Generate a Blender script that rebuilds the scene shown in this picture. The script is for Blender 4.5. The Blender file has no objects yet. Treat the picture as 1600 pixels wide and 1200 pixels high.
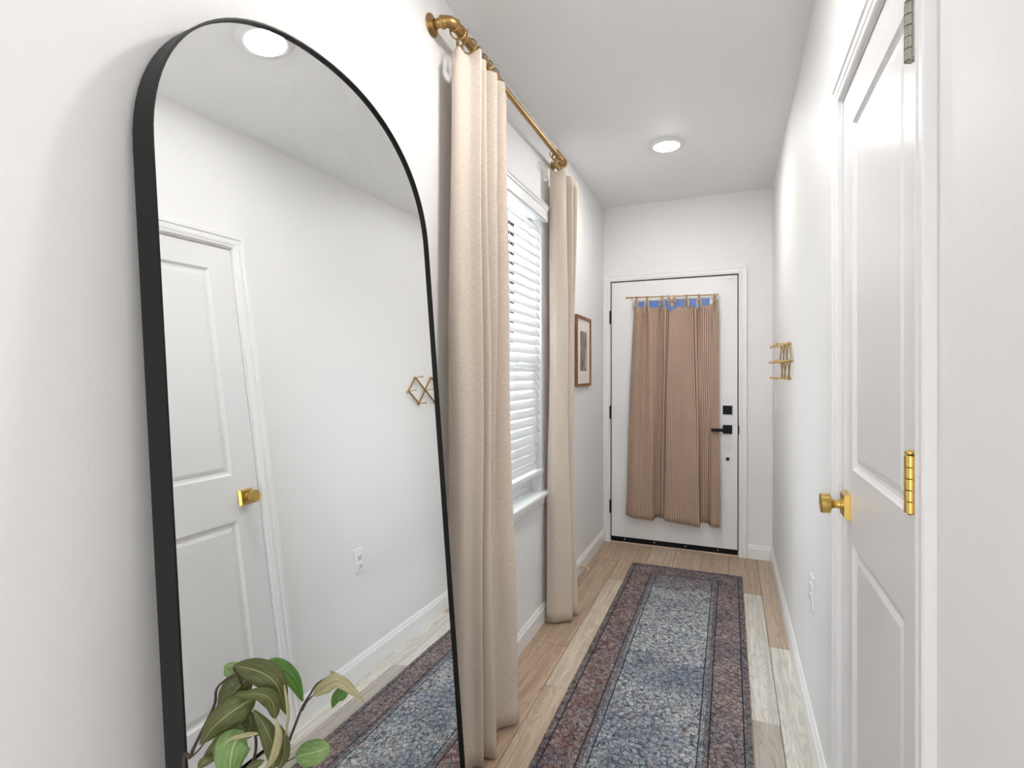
import bpy, bmesh, math, random
from mathutils import Vector, Matrix, Euler
random.seed(7)
sc = bpy.context.scene
COL = sc.collection
# ------------------------------------------------------------------ camera, world, light, exposure
F, PSI, YH, H = 830.9, 0.389284, 583.3, 1.3297
XL, XR, YB, HC, YR = -0.931, 0.278, 4.191, 2.644, -2.6
RY, RXE = 0.45, 2.75      # behind the camera the hall opens on its right into a wider room
cam = bpy.data.objects.new('camera', bpy.data.cameras.new('camera')); COL.objects.link(cam)
cam.data.sensor_width = 36; cam.data.lens = F / 1600 * 36
cam.data.shift_y = -(600 - YH) / 1600
cam.data.clip_start = 0.02
cam.location = (0, 0, H); cam.rotation_euler = (math.pi / 2, 0, PSI)
sc.camera = cam
sc.view_settings.view_transform = 'Standard'; sc.view_settings.look = 'None'
sc.view_settings.gamma = 1; sc.view_settings.use_curve_mapping = False
sc.view_settings.exposure = 1.0
w = bpy.data.worlds.new('sky'); sc.world = w; w.use_nodes = True
w.node_tree.nodes['Background'].inputs[0].default_value = (0.17, 0.28, 0.60, 1)
w.node_tree.nodes['Background'].inputs[1].default_value = 0.42
def area(name, loc, rot, sx, sy, power, color):
    l = bpy.data.lights.new(name, 'AREA'); l.shape = 'RECTANGLE'; l.size = sx; l.size_y = sy
    l.energy = power; l.color = color
    o = bpy.data.objects.new(name, l); COL.objects.link(o); o.location = loc; o.rotation_euler = rot
    return o
# daylight from the open room behind the camera, an unseen rear fill, and daylight falling on the side window
area('room_daylight', (RXE - 0.05, (YR + RY) / 2 - 0.1, 1.35), (0, math.radians(90), 0), 2.1, 2.4, 20, (0.98, 0.985, 1.0))
area('rear_fill', (-0.33, YR + 0.05, 1.3), (math.radians(90), 0, 0), 1.1, 2.2, 14, (0.98, 0.985, 1.0))  # no window here; soft fill added to brighten surfaces turned to the rear
area('window_daylight', (-1.75, 1.75, 2.0), (0, math.radians(-80), math.radians(22)), 1.8, 1.6, 560, (0.90, 0.95, 1.0))
LAMP = 125.0

# ------------------------------------------------------------------ materials
def new_mat(name):
    m = bpy.data.materials.new(name); m.use_nodes = True
    nt = m.node_tree; b = nt.nodes['Principled BSDF']
    return m, nt, b
def N(nt, t, **kw):
    n = nt.nodes.new(t)
    for k, v in kw.items():
        if k.startswith('i_'):
            key = k[2:]
            n.inputs[int(key) if key.isdigit() else key].default_value = v
        else: setattr(n, k, v)
    return n
def L(nt, a, b): nt.links.new(a, b)
def bump(nt, b, scale, strength, dist=0.002, detail=3, coord='Object', vec=None):
    tc = N(nt, 'ShaderNodeTexCoord'); nz = N(nt, 'ShaderNodeTexNoise', i_Scale=scale, i_Detail=detail)
    L(nt, vec if vec else tc.outputs[coord], nz.inputs['Vector'])
    bp = N(nt, 'ShaderNodeBump', i_Strength=strength, i_Distance=dist)
    L(nt, nz.outputs['Fac'], bp.inputs['Height']); L(nt, bp.outputs['Normal'], b.inputs['Normal'])
    return nz
def plain(name, col, rough=0.5, metal=0.0, bs=0, bst=0.2, spec=0.5, vary=0.0):
    m, nt, b = new_mat(name)
    b.inputs['Base Color'].default_value = (*col, 1); b.inputs['Roughness'].default_value = rough
    b.inputs['Metallic'].default_value = metal; b.inputs['Specular IOR Level'].default_value = spec
    nz = bump(nt, b, bs if bs else 40, bst if bs else 0.02, 0.001)
    if vary:
        mx = N(nt, 'ShaderNodeMix', data_type='RGBA'); 
        mx.inputs[6].default_value = (*[c * (1 - vary) for c in col], 1); mx.inputs[7].default_value = (*[min(1, c * (1 + vary)) for c in col], 1)
        L(nt, nz.outputs['Fac'], mx.inputs[0]); L(nt, mx.outputs[2], b.inputs['Base Color'])
    return m
M = {}
def wall_mat(name, col, strength):
    m, nt, b = new_mat(name)
    b.inputs['Base Color'].default_value = (*col, 1); b.inputs['Roughness'].default_value = 0.55
    tc = N(nt, 'ShaderNodeTexCoord')
    a = N(nt, 'ShaderNodeTexNoise', i_Scale=55, i_Detail=3, i_Distortion=0.6); c = N(nt, 'ShaderNodeTexNoise', i_Scale=12, i_Detail=2)
    L(nt, tc.outputs['Object'], a.inputs['Vector']); L(nt, tc.outputs['Object'], c.inputs['Vector'])
    mr = N(nt, 'ShaderNodeMapRange', i_1=0.45, i_2=0.62); L(nt, a.outputs['Fac'], mr.inputs[0])
    mu = N(nt, 'ShaderNodeMath', operation='MULTIPLY'); L(nt, mr.outputs[0], mu.inputs[0]); L(nt, c.outputs['Fac'], mu.inputs[1])
    bp = N(nt, 'ShaderNodeBump', i_Strength=strength, i_Distance=0.0012)
    L(nt, mu.outputs[0], bp.inputs['Height']); L(nt, bp.outputs['Normal'], b.inputs['Normal'])
    return m
M['wall'] = wall_mat('wall_paint', (0.83, 0.825, 0.82), 0.16)
M['ceiling'] = wall_mat('ceiling_paint', (0.90, 0.905, 0.91), 0.15)
M['trim'] = plain('white_trim_paint', (0.86, 0.86, 0.86), 0.32)
M['door'] = plain('white_door_paint', (0.83, 0.83, 0.835), 0.25, bs=90, bst=0.04)
M['black'] = plain('matte_black_metal', (0.006, 0.006, 0.006), 0.45, 0.0, bs=300, bst=0.05, spec=0.22)
M['rubber'] = plain('black_rubber', (0.006, 0.006, 0.006), 0.6, spec=0.2)
M['brass'] = plain('satin_brass', (0.62, 0.43, 0.13), 0.28, 1.0, bs=150, bst=0.03)
M['antique'] = plain('antique_brass', (0.42, 0.27, 0.105), 0.36, 1.0, bs=120, bst=0.05)
M['nickel'] = plain('satin_nickel', (0.42, 0.40, 0.36), 0.28, 1.0)
M['gold'] = plain('pale_gold_metal', (0.65, 0.44, 0.20), 0.35, 1.0)
M['plastic'] = plain('white_plastic', (0.84, 0.84, 0.84), 0.3)
M['slot'] = plain('dark_slot', (0.05, 0.05, 0.05), 0.6)
M['slat'] = plain('white_blind_vinyl', (0.68, 0.685, 0.69), 0.4)
M['cord'] = plain('white_cord', (0.8, 0.8, 0.8), 0.8)
M['vinyl'] = plain('white_window_vinyl', (0.8, 0.8, 0.8), 0.4)
M['mat_board'] = plain('cream_mat_board', (0.78, 0.74, 0.68), 0.8)
M['stem'] = plain('dark_brown_stem', (0.035, 0.022, 0.014), 0.6, vary=0.4, bs=60)
M['ceramic'] = plain('white_ceramic', (0.7, 0.69, 0.66), 0.35, bs=20, bst=0.1)
M['threshold'] = plain('beige_threshold', (0.62, 0.50, 0.40), 0.5)
M['subfloor'] = plain('dark_subfloor', (0.05, 0.04, 0.03), 0.9)
M['outside'] = plain('grey_outside_ground', (0.22, 0.22, 0.2), 0.9)
def emission(name, col, st):
    m = bpy.data.materials.new(name); m.use_nodes = True; nt = m.node_tree
    nt.nodes.clear(); e = N(nt, 'ShaderNodeEmission'); e.inputs[0].default_value = (*col, 1); e.inputs[1].default_value = st
    o = N(nt, 'ShaderNodeOutputMaterial'); L(nt, e.outputs[0], o.inputs[0]); return m
M['lamp'] = emission('lamp_diffuser', (1.0, 0.98, 0.955), LAMP * 0.86)
M['lamp_dim'] = emission('lamp_diffuser_dimmed', (1.0, 0.98, 0.955), LAMP * 0.95)
def glass_mat(name, tint):
    m = bpy.data.materials.new(name); m.use_nodes = True; nt = m.node_tree; nt.nodes.clear()
    t = N(nt, 'ShaderNodeBsdfTransparent'); t.inputs[0].default_value = (*tint, 1)
    g = N(nt, 'ShaderNodeBsdfGlossy', i_Roughness=0.02); g.inputs[0].default_value = (1, 1, 1, 1)
    fr = N(nt, 'ShaderNodeFresnel', i_IOR=1.3); mx = N(nt, 'ShaderNodeMixShader'); o = N(nt, 'ShaderNodeOutputMaterial')
    L(nt, fr.outputs[0], mx.inputs[0]); L(nt, t.outputs[0], mx.inputs[1]); L(nt, g.outputs[0], mx.inputs[2]); L(nt, mx.outputs[0], o.inputs[0])
    return m
M['glass'] = glass_mat('window_glass', (0.93, 0.95, 0.95))
def screen_mat():
    m = bpy.data.materials.new('darkening_screen_mesh'); m.use_nodes = True; nt = m.node_tree; nt.nodes.clear()  # added dark sheet, denser at grazing angles, so the glass looks dark
    t = N(nt, 'ShaderNodeBsdfTransparent'); d = N(nt, 'ShaderNodeBsdfDiffuse'); d.inputs[0].default_value = (0.01, 0.01, 0.01, 1)
    lw = N(nt, 'ShaderNodeLayerWeight', i_Blend=0.5); mr = N(nt, 'ShaderNodeMapRange', i_1=0.0, i_2=0.6, i_3=0.35, i_4=0.97)
    mx = N(nt, 'ShaderNodeMixShader'); o = N(nt, 'ShaderNodeOutputMaterial')
    L(nt, lw.outputs['Facing'], mr.inputs[0]); L(nt, mr.outputs[0], mx.inputs[0]); L(nt, t.outputs[0], mx.inputs[1]); L(nt, d.outputs[0], mx.inputs[2]); L(nt, mx.outputs[0], o.inputs[0])
    return m
M['screen'] = screen_mat()
def mirror_mat():
    m, nt, b = new_mat('mirror_glass')
    b.inputs['Base Color'].default_value = (0.93, 0.94, 0.935, 1); b.inputs['Metallic'].default_value = 1; b.inputs['Roughness'].default_value = 0.0
    tc = N(nt, 'ShaderNodeTexCoord'); nz = N(nt, 'ShaderNodeTexNoise', i_Scale=7, i_Detail=6, i_Distortion=0.8)
    L(nt, tc.outputs['Object'], nz.inputs['Vector'])
    sp = N(nt, 'ShaderNodeSeparateXYZ'); L(nt, tc.outputs['Object'], sp.inputs[0])
    zr = N(nt, 'ShaderNodeMapRange', i_1=1.75, i_2=2.0); L(nt, sp.outputs[2], zr.inputs[0])
    nr = N(nt, 'ShaderNodeMapRange', i_1=0.52, i_2=0.75, i_3=0, i_4=0.10); L(nt, nz.outputs['Fac'], nr.inputs[0])
    mu = N(nt, 'ShaderNodeMath', operation='MULTIPLY'); L(nt, zr.outputs[0], mu.inputs[0]); L(nt, nr.outputs[0], mu.inputs[1])
    g = N(nt, 'ShaderNodeBsdfDiffuse'); g.inputs[0].default_value = (0.8, 0.8, 0.8, 1)    # wiping haze left on the glass
    mx = N(nt, 'ShaderNodeMixShader'); L(nt, mu.outputs[0], mx.inputs[0]); L(nt, b.outputs[0], mx.inputs[1]); L(nt, g.outputs[0], mx.inputs[2])
    L(nt, mx.outputs[0], nt.nodes['Material Output'].inputs[0])
    return m
M['mirror'] = mirror_mat()
def linen(name, c1, c2, transl=0.25):
    m, nt, b = new_mat(name)
    tc = N(nt, 'ShaderNodeTexCoord')
    mp = N(nt, 'ShaderNodeMapping'); mp.inputs['Scale'].default_value = (60, 900, 1); L(nt, tc.outputs['UV'], mp.inputs[0])
    mp2 = N(nt, 'ShaderNodeMapping'); mp2.inputs['Scale'].default_value = (900, 90, 1); L(nt, tc.outputs['UV'], mp2.inputs[0])
    a = N(nt, 'ShaderNodeTexNoise', i_Scale=1, i_Detail=3); a2 = N(nt, 'ShaderNodeTexNoise', i_Scale=1, i_Detail=2)
    L(nt, mp.outputs[0], a.inputs['Vector']); L(nt, mp2.outputs[0], a2.inputs['Vector'])
    ad = N(nt, 'ShaderNodeMath', operation='ADD'); L(nt, a.outputs['Fac'], ad.inputs[0]); L(nt, a2.outputs['Fac'], ad.inputs[1])
    mr = N(nt, 'ShaderNodeMapRange', i_1=0.75, i_2=1.25); L(nt, ad.outputs[0], mr.inputs[0])
    mx = N(nt, 'ShaderNodeMix', data_type='RGBA'); mx.inputs[6].default_value = (*c1, 1); mx.inputs[7].default_value = (*c2, 1)
    L(nt, mr.outputs[0], mx.inputs[0]); L(nt, mx.outputs[2], b.inputs['Base Color'])
    b.inputs['Roughness'].default_value = 0.85; b.inputs['Specular IOR Level'].default_value = 0.15
    bp = N(nt, 'ShaderNodeBump', i_Strength=0.25, i_Distance=0.0006); L(nt, ad.outputs[0], bp.inputs['Height']); L(nt, bp.outputs['Normal'], b.inputs['Normal'])
    tr = N(nt, 'ShaderNodeBsdfTranslucent'); L(nt, mx.outputs[2], tr.inputs[0])
    ms = N(nt, 'ShaderNodeMixShader'); ms.inputs[0].default_value = transl
    L(nt, b.outputs[0], ms.inputs[1]); L(nt, tr.outputs[0], ms.inputs[2]); L(nt, ms.outputs[0], nt.nodes['Material Output'].inputs[0])
    return m
M['linen'] = linen('cream_linen', (0.70, 0.585, 0.48), (0.90, 0.82, 0.73))
def stripes():
    m, nt, b = new_mat('brown_ticking_stripe')
    tc = N(nt, 'ShaderNodeTexCoord'); sp = N(nt, 'ShaderNodeSeparateXYZ'); L(nt, tc.outputs['UV'], sp.inputs[0])
    mu = N(nt, 'ShaderNodeMath', operation='MULTIPLY', i_1=2 * math.pi / 0.0128); L(nt, sp.outputs[0], mu.inputs[0])
    si = N(nt, 'ShaderNodeMath', operation='SINE'); L(nt, mu.outputs[0], si.inputs[0])
    mr = N(nt, 'ShaderNodeMapRange', i_1=-0.25, i_2=0.45); L(nt, si.outputs[0], mr.inputs[0])
    nz = N(nt, 'ShaderNodeTexNoise', i_Scale=6, i_Detail=4); L(nt, tc.outputs['UV'], nz.inputs['Vector'])
    cr = N(nt, 'ShaderNodeMix', data_type='RGBA'); cr.inputs[6].default_value = (0.22, 0.125, 0.088, 1); cr.inputs[7].default_value = (0.66, 0.50, 0.38, 1)
    L(nt, mr.outputs[0], cr.inputs[0])
    c2 = N(nt, 'ShaderNodeMix', data_type='RGBA'); c2.inputs[7].default_value = (0.34, 0.25, 0.22, 1)
    nr = N(nt, 'ShaderNodeMapRange', i_1=0.35, i_2=0.7, i_3=0, i_4=0.5); L(nt, nz.outputs['Fac'], nr.inputs[0])
    L(nt, nr.outputs[0], c2.inputs[0]); L(nt, cr.outputs[2], c2.inputs[6]); L(nt, c2.outputs[2], b.inputs['Base Color'])
    b.inputs['Roughness'].default_value = 0.9; b.inputs['Specular IOR Level'].default_value = 0.1
    return m
M['stripe'] = stripes()
M['tie'] = linen('tan_tie_fabric', (0.36, 0.25, 0.17), (0.62, 0.47, 0.34), 0.05)
def wood():
    m, nt, b = new_mat('oak_vinyl_plank')
    tc = N(nt, 'ShaderNodeTexCoord'); oi = N(nt, 'ShaderNodeObjectInfo')
    rv = N(nt, 'ShaderNodeVectorMath', operation='SCALE'); rv.inputs[0].default_value = (13.1, 7.7, 5.3); L(nt, oi.outputs['Random'], rv.inputs[3])
    av = N(nt, 'ShaderNodeVectorMath', operation='ADD'); L(nt, tc.outputs['Object'], av.inputs[0]); L(nt, rv.outputs[0], av.inputs[1])
    mp = N(nt, 'ShaderNodeMapping'); mp.inputs['Scale'].default_value = (60, 2.2, 1); L(nt, av.outputs[0], mp.inputs[0])
    g = N(nt, 'ShaderNodeTexNoise', i_Scale=1.0, i_Detail=5, i_Roughness=0.6, i_Distortion=0.4); L(nt, mp.outputs[0], g.inputs['Vector'])
    mp2 = N(nt, 'ShaderNodeMapping'); mp2.inputs['Scale'].default_value = (9, 1.3, 1); L(nt, av.outputs[0], mp2.inputs[0])
    g2 = N(nt, 'ShaderNodeTexNoise', i_Scale=1.0, i_Detail=2, i_Distortion=0.9); L(nt, mp2.outputs[0], g2.inputs['Vector'])
    m18 = N(nt, 'ShaderNodeMath', operation='MULTIPLY', i_1=75.0); L(nt, g2.outputs['Fac'], m18.inputs[0])
    si = N(nt, 'ShaderNodeMath', operation='SINE'); L(nt, m18.outputs[0], si.inputs[0])
    sr = N(nt, 'ShaderNodeMapRange', i_1=0.2, i_2=1.0, i_3=0, i_4=0.42); L(nt, si.outputs[0], sr.inputs[0])
    gr = N(nt, 'ShaderNodeMapRange', i_1=0.35, i_2=0.7); L(nt, g.outputs['Fac'], gr.inputs[0])
    sb = N(nt, 'ShaderNodeMath', operation='SUBTRACT'); L(nt, gr.outputs[0], sb.inputs[0]); L(nt, sr.outputs[0], sb.inputs[1])
    sb.use_clamp = True
    cr = N(nt, 'ShaderNodeMix', data_type='RGBA'); cr.inputs[6].default_value = (0.66, 0.64, 0.62, 1); cr.inputs[7].default_value = (1, 1, 1, 1)
    L(nt, sb.outputs[0], cr.inputs[0])
    mx = N(nt, 'ShaderNodeMix', data_type='RGBA', blend_type='MULTIPLY'); mx.inputs[0].default_value = 1
    L(nt, cr.outputs[2], mx.inputs[6]); L(nt, oi.outputs['Color'], mx.inputs[7]); L(nt, mx.outputs[2], b.inputs['Base Color'])
    b.inputs['Roughness'].default_value = 0.42
    bp = N(nt, 'ShaderNodeBump', i_Strength=0.15, i_Distance=0.0006); L(nt, g.outputs['Fac'], bp.inputs['Height']); L(nt, bp.outputs['Normal'], b.inputs['Normal'])
    return m
M['wood'] = wood()
def frame_wood():
    m, nt, b = new_mat('walnut_frame_wood')
    tc = N(nt, 'ShaderNodeTexCoord'); mp = N(nt, 'ShaderNodeMapping'); mp.inputs['Scale'].default_value = (60, 12, 60); L(nt, tc.outputs['Object'], mp.inputs[0])
    g = N(nt, 'ShaderNodeTexNoise', i_Scale=1.0, i_Detail=4); L(nt, mp.outputs[0], g.inputs['Vector'])
    cr = N(nt, 'ShaderNodeMix', data_type='RGBA'); cr.inputs[6].default_value = (0.13, 0.045, 0.015, 1); cr.inputs[7].default_value = (0.33, 0.14, 0.05, 1)
    L(nt, g.outputs['Fac'], cr.inputs[0]); L(nt, cr.outputs[2], b.inputs['Base Color']); b.inputs['Roughness'].default_value = 0.45
    return m
M['walnut'] = frame_wood()
def print_mat():
    m, nt, b = new_mat('sepia_print')
    tc = N(nt, 'ShaderNodeTexCoord'); g = N(nt, 'ShaderNodeTexNoise', i_Scale=9, i_Detail=5, i_Distortion=0.6); L(nt, tc.outputs['Object'], g.inputs['Vector'])
    cr = N(nt, 'ShaderNodeValToRGB'); e = cr.color_ramp.elements; e[0].position = 0.3; e[0].color = (0.13, 0.095, 0.075, 1); e[1].position = 0.62; e[1].color = (0.30, 0.24, 0.20, 1)
    x = cr.color_ramp.elements.new(0.72); x.color = (0.6, 0.54, 0.47, 1)
    L(nt, g.outputs['Fac'], cr.inputs[0]); L(nt, cr.outputs[0], b.inputs['Base Color']); b.inputs['Roughness'].default_value = 0.7
    return m
M['print'] = print_mat()
def leaf_mat(name, c1, c2, rib):
    m, nt, b = new_mat(name)
    tc = N(nt, 'ShaderNodeTexCoord'); sp = N(nt, 'ShaderNodeSeparateXYZ'); L(nt, tc.outputs['UV'], sp.inputs[0])
    nz = N(nt, 'ShaderNodeTexNoise', i_Scale=5, i_Detail=4); L(nt, tc.outputs['UV'], nz.inputs['Vector'])
    cr = N(nt, 'ShaderNodeMix', data_type='RGBA'); cr.inputs[6].default_value = (*c1, 1); cr.inputs[7].default_value = (*c2, 1)
    nr = N(nt, 'ShaderNodeMapRange', i_1=0.35, i_2=0.65); L(nt, nz.outputs['Fac'], nr.inputs[0]); L(nt, nr.outputs[0], cr.inputs[0])
    ab = N(nt, 'ShaderNodeMath', operation='ABSOLUTE'); L(nt, sp.outputs[0], ab.inputs[0])
    rm = N(nt, 'ShaderNodeMapRange', i_1=0.025, i_2=0.06, i_3=1, i_4=0); L(nt, ab.outputs[0], rm.inputs[0])
    # fine side veins slanting from the midrib
    ml = N(nt, 'ShaderNodeMath', operation='MULTIPLY_ADD', i_1=-1.2); L(nt, ab.outputs[0], ml.inputs[0]); L(nt, sp.outputs[1], ml.inputs[2])
    m2 = N(nt, 'ShaderNodeMath', operation='MULTIPLY', i_1=42.0); L(nt, ml.outputs[0], m2.inputs[0])
    s2 = N(nt, 'ShaderNodeMath', operation='SINE'); L(nt, m2.outputs[0], s2.inputs[0])
    v2 = N(nt, 'ShaderNodeMapRange', i_1=0.85, i_2=1.0, i_3=0, i_4=0.18); L(nt, s2.outputs[0], v2.inputs[0])
    mxx = N(nt, 'ShaderNodeMath', operation='MAXIMUM'); L(nt, rm.outputs[0], mxx.inputs[0]); L(nt, v2.outputs[0], mxx.inputs[1])
    c2n = N(nt, 'ShaderNodeMix', data_type='RGBA'); c2n.inputs[7].default_value = (*rib, 1)
    L(nt, mxx.outputs[0], c2n.inputs[0]); L(nt, cr.outputs[2], c2n.inputs[6]); L(nt, c2n.outputs[2], b.inputs['Base Color'])
    b.inputs['Roughness'].default_value = 0.5
    tr = N(nt, 'ShaderNodeBsdfTranslucent'); L(nt, c2n.outputs[2], tr.inputs[0]); ms = N(nt, 'ShaderNodeMixShader'); ms.inputs[0].default_value = 0.2
    L(nt, b.outputs[0], ms.inputs[1]); L(nt, tr.outputs[0], ms.inputs[2]); L(nt, ms.outputs[0], nt.nodes['Material Output'].inputs[0])
    return m
M['leaf_olive'] = leaf_mat('olive_leaf', (0.060, 0.068, 0.016), (0.105, 0.12, 0.028), (0.26, 0.28, 0.09))
M['leaf_green'] = leaf_mat('bright_green_leaf', (0.05, 0.15, 0.015), (0.10, 0.23, 0.03), (0.03, 0.07, 0.01))
M['leaf_light'] = leaf_mat('light_green_leaf', (0.13, 0.22, 0.06), (0.20, 0.32, 0.11), (0.36, 0.46, 0.16))
M['leaf_pale'] = leaf_mat('pale_leaf_underside', (0.30, 0.29, 0.14), (0.46, 0.42, 0.26), (0.22, 0.13, 0.04))
def rug_mat():
    m, nt, b = new_mat('worn_persian_runner')
    tc = N(nt, 'ShaderNodeTexCoord'); sp = N(nt, 'ShaderNodeSeparateXYZ'); L(nt, tc.outputs['Object'], sp.inputs[0])
    def mth(op, a, bb=None, c=None, clamp=False):
        n = N(nt, 'ShaderNodeMath', operation=op); n.use_clamp = clamp
        for k, x in enumerate((a, bb, c)):
            if x is None: continue
            if isinstance(x, (int, float)): n.inputs[k].default_value = x
            else: L(nt, x, n.inputs[k])
        return n.outputs[0]
    def mr(x, a, bb, c=0.0, d=1.0):
        n = N(nt, 'ShaderNodeMapRange', i_1=a, i_2=bb, i_3=c, i_4=d); L(nt, x, n.inputs[0]); return n.outputs[0]
    def mix(f, a, bb):
        n = N(nt, 'ShaderNodeMix', data_type='RGBA')
        for k, x in ((6, a), (7, bb)):
            if isinstance(x, tuple): n.inputs[k].default_value = (*x, 1)
            else: L(nt, x, n.inputs[k])
        if isinstance(f, (int, float)): n.inputs[0].default_value = f
        else: L(nt, f, n.inputs[0])
        return n.outputs[2]
    def noise(scale, detail=3, dist=0.0, vec=None, off=0.0, out='Fac'):
        n = N(nt, 'ShaderNodeTexNoise', noise_dimensions='4D', i_Scale=scale, i_Detail=detail, i_Distortion=dist, i_W=off); L(nt, vec or tc.outputs['Object'], n.inputs['Vector']); return n.outputs[out]
    # wobbling coordinates so that lines are hand-knotted
    wob = noise(14, 3, out='Color'); sub = N(nt, 'ShaderNodeVectorMath', operation='SUBTRACT'); sub.inputs[1].default_value = (.5, .5, .5); L(nt, wob, sub.inputs[0])
    scl = N(nt, 'ShaderNodeVectorMath', operation='SCALE'); scl.inputs[3].default_value = 0.030; L(nt, sub.outputs[0], scl.inputs[0])
    wv = N(nt, 'ShaderNodeVectorMath', operation='ADD'); L(nt, tc.outputs['Object'], wv.inputs[0]); L(nt, scl.outputs[0], wv.inputs[1])
    flat = N(nt, 'ShaderNodeMapping'); flat.inputs['Scale'].default_value = (1, 1, 0); L(nt, wv.outputs[0], flat.inputs[0]); wv = flat.outputs[0]
    ax = mth('ABSOLUTE', sp.outputs[0]); ay = mth('ABSOLUTE', sp.outputs[1])
    edge = mth('MINIMUM', mth('SUBTRACT', 0.3525, ax), mth('SUBTRACT', 1.535, ay))
    edge = mth('ADD', edge, mth('MULTIPLY', mth('SUBTRACT', noise(9, 2, off=4), 0.5), 0.006))
    def vor(scale, feat, out='Distance'):
        n = N(nt, 'ShaderNodeTexVoronoi', feature=feat, i_Scale=scale, voronoi_dimensions='2D'); L(nt, wv, n.inputs['Vector']); return n.outputs[out]
    c1 = vor(44, 'F1'); e1 = vor(44, 'DISTANCE_TO_EDGE'); e2 = vor(95, 'DISTANCE_TO_EDGE'); c2 = vor(95, 'F1'); cc = vor(44, 'F1', 'Color'); cc2 = vor(95, 'F1', 'Color')
    hue = N(nt, 'ShaderNodeSeparateColor'); L(nt, cc, hue.inputs[0]); hue2 = N(nt, 'ShaderNodeSeparateColor'); L(nt, cc2, hue2.inputs[0])
    # small rosettes: petals around each cell centre, dark outline, dark ground and tendrils between them
    fs = 25.0
    fv = N(nt, 'ShaderNodeTexVoronoi', feature='F1', i_Scale=fs, i_Randomness=0.85, voronoi_dimensions='2D'); L(nt, wv, fv.inputs['Vector'])
    dv = N(nt, 'ShaderNodeVectorMath', operation='SUBTRACT'); L(nt, wv, dv.inputs[0]); L(nt, fv.outputs['Position'], dv.inputs[1])
    ds = N(nt, 'ShaderNodeSeparateXYZ'); L(nt, dv.outputs[0], ds.inputs[0])
    th = mth('ARCTAN2', ds.outputs[1], ds.outputs[0])
    pet = mth('MULTIPLY_ADD', mth('COSINE', mth('MULTIPLY', th, 6.0)), 0.055, 0.33)
    fd = mth('SUBTRACT', fv.outputs['Distance'], pet)
    outl = mr(mth('ABSOLUTE', fd), 0.035, 0.085, 1, 0)
    core = mr(mth('ABSOLUTE', mth('SUBTRACT', fv.outputs['Distance'], 0.13)), 0.015, 0.045, 0.7, 0)
    tend = mr(e2, 0.06, 0.16, 0.85, 0)
    ground = mth('MULTIPLY', mr(fd, 0.02, 0.07), mr(noise(62, 3, 1.6, off=61), 0.44, 0.54, 0.25, 1.0))
    dark = mth('MAXIMUM', mth('MAXIMUM', outl, core), mth('MAXIMUM', mth('MULTIPLY', ground, 0.9), mth('MULTIPLY', tend, 0.6)))
    breakup = mr(noise(38, 4, 1.0, off=2), 0.36, 0.62)
    dark = mth('MULTIPLY', dark, mth('ADD', mth('MULTIPLY', breakup, 0.45), 0.60))
    speck = mr(noise(135, 4, 1.2, off=41), 0.52, 0.60, 0, 0.55)
    dark = mth('MAXIMUM', dark, speck)
    fleck = mr(noise(110, 3, 1.0, off=51), 0.56, 0.64, 0, 0.7)
    grain = noise(330, 2, off=7)
    big = noise(2.2, 4, 0.6, off=11); big2 = noise(4.5, 4, 0.5, off=15); med = noise(16, 4, 0.8, off=21)
    # field colours
    light = mix(hue2.outputs[0], (0.46, 0.56, 0.65), (0.86, 0.83, 0.76))
    light = mix(mr(hue2.outputs[1], 0.75, 0.85), light, (0.46, 0.33, 0.29))
    light = mix(mr(big2, 0.5, 0.7, 0, 0.7), light, (0.60, 0.60, 0.56))
    fdark = mix(mr(med, 0.4, 0.6), (0.012, 0.022, 0.050), (0.04, 0.06, 0.10))
    field = mix(dark, mix(fleck, light, (0.72, 0.70, 0.64)), fdark)
    field = mix(mr(big, 0.48, 0.66, 0, 0.55), field, (0.050, 0.080, 0.135))
    # border colours
    blight = mix(hue2.outputs[0], (0.30, 0.225, 0.215), (0.54, 0.45, 0.41))
    blight = mix(mr(big2, 0.45, 0.62), blight, mix(hue.outputs[0], (0.19, 0.16, 0.19), (0.34, 0.32, 0.34)))
    blight = mix(mth('MULTIPLY', mr(hue.outputs[2], 0.6, 0.8), mr(sp.outputs[0], 0.25, -0.3, 0.15, 1.0)), blight, (0.33, 0.18, 0.145))
    bord = mix(mth('MULTIPLY', dark, 0.95), mix(fleck, blight, (0.46, 0.39, 0.36)), (0.030, 0.026, 0.036))
    bord = mix(mr(med, 0.55, 0.75, 0, 0.5), bord, (0.07, 0.055, 0.06))
    infield = mr(edge, 0.163, 0.165)
    # brown toward the far end of the field, where the runner is worn brown
    fard = mr(mth('ADD', sp.outputs[1], mth('MULTIPLY', mth('SUBTRACT', big2, 0.5), 0.8)), 0.95, 1.35, 0, 0.7)
    field = mix(fard, field, bord)
    col = mix(infield, bord, field)
    guard = mth('MULTIPLY', mr(edge, 0.145, 0.147), mr(edge, 0.179, 0.181, 1, 0))
    col = mix(mth('MULTIPLY', guard, 0.4), col, mix(mr(e2, 0.10, 0.35), (0.035, 0.05, 0.075), (0.30, 0.28, 0.28)))
    outer = mr(edge, 0.025, 0.027, 1, 0)
    col = mix(mth('MULTIPLY', outer, 0.55), col, mix(mr(noise(60, 3, 1, off=31), 0.42, 0.58), (0.02, 0.03, 0.042), (0.22, 0.22, 0.22)))
    for p_ in (0.028, 0.145, 0.181):
        ln = mr(mth('ABSOLUTE', mth('SUBTRACT', edge, p_)), 0.0016, 0.0034, 0.9, 0)
        col = mix(ln, col, (0.012, 0.014, 0.025))
    gm = mr(grain, 0.3, 0.7, 0.55, 1.42)
    hs = N(nt, 'ShaderNodeVectorMath', operation='SCALE'); L(nt, col, hs.inputs[0]); L(nt, gm, hs.inputs[3])
    L(nt, hs.outputs[0], b.inputs['Base Color'])
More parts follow.
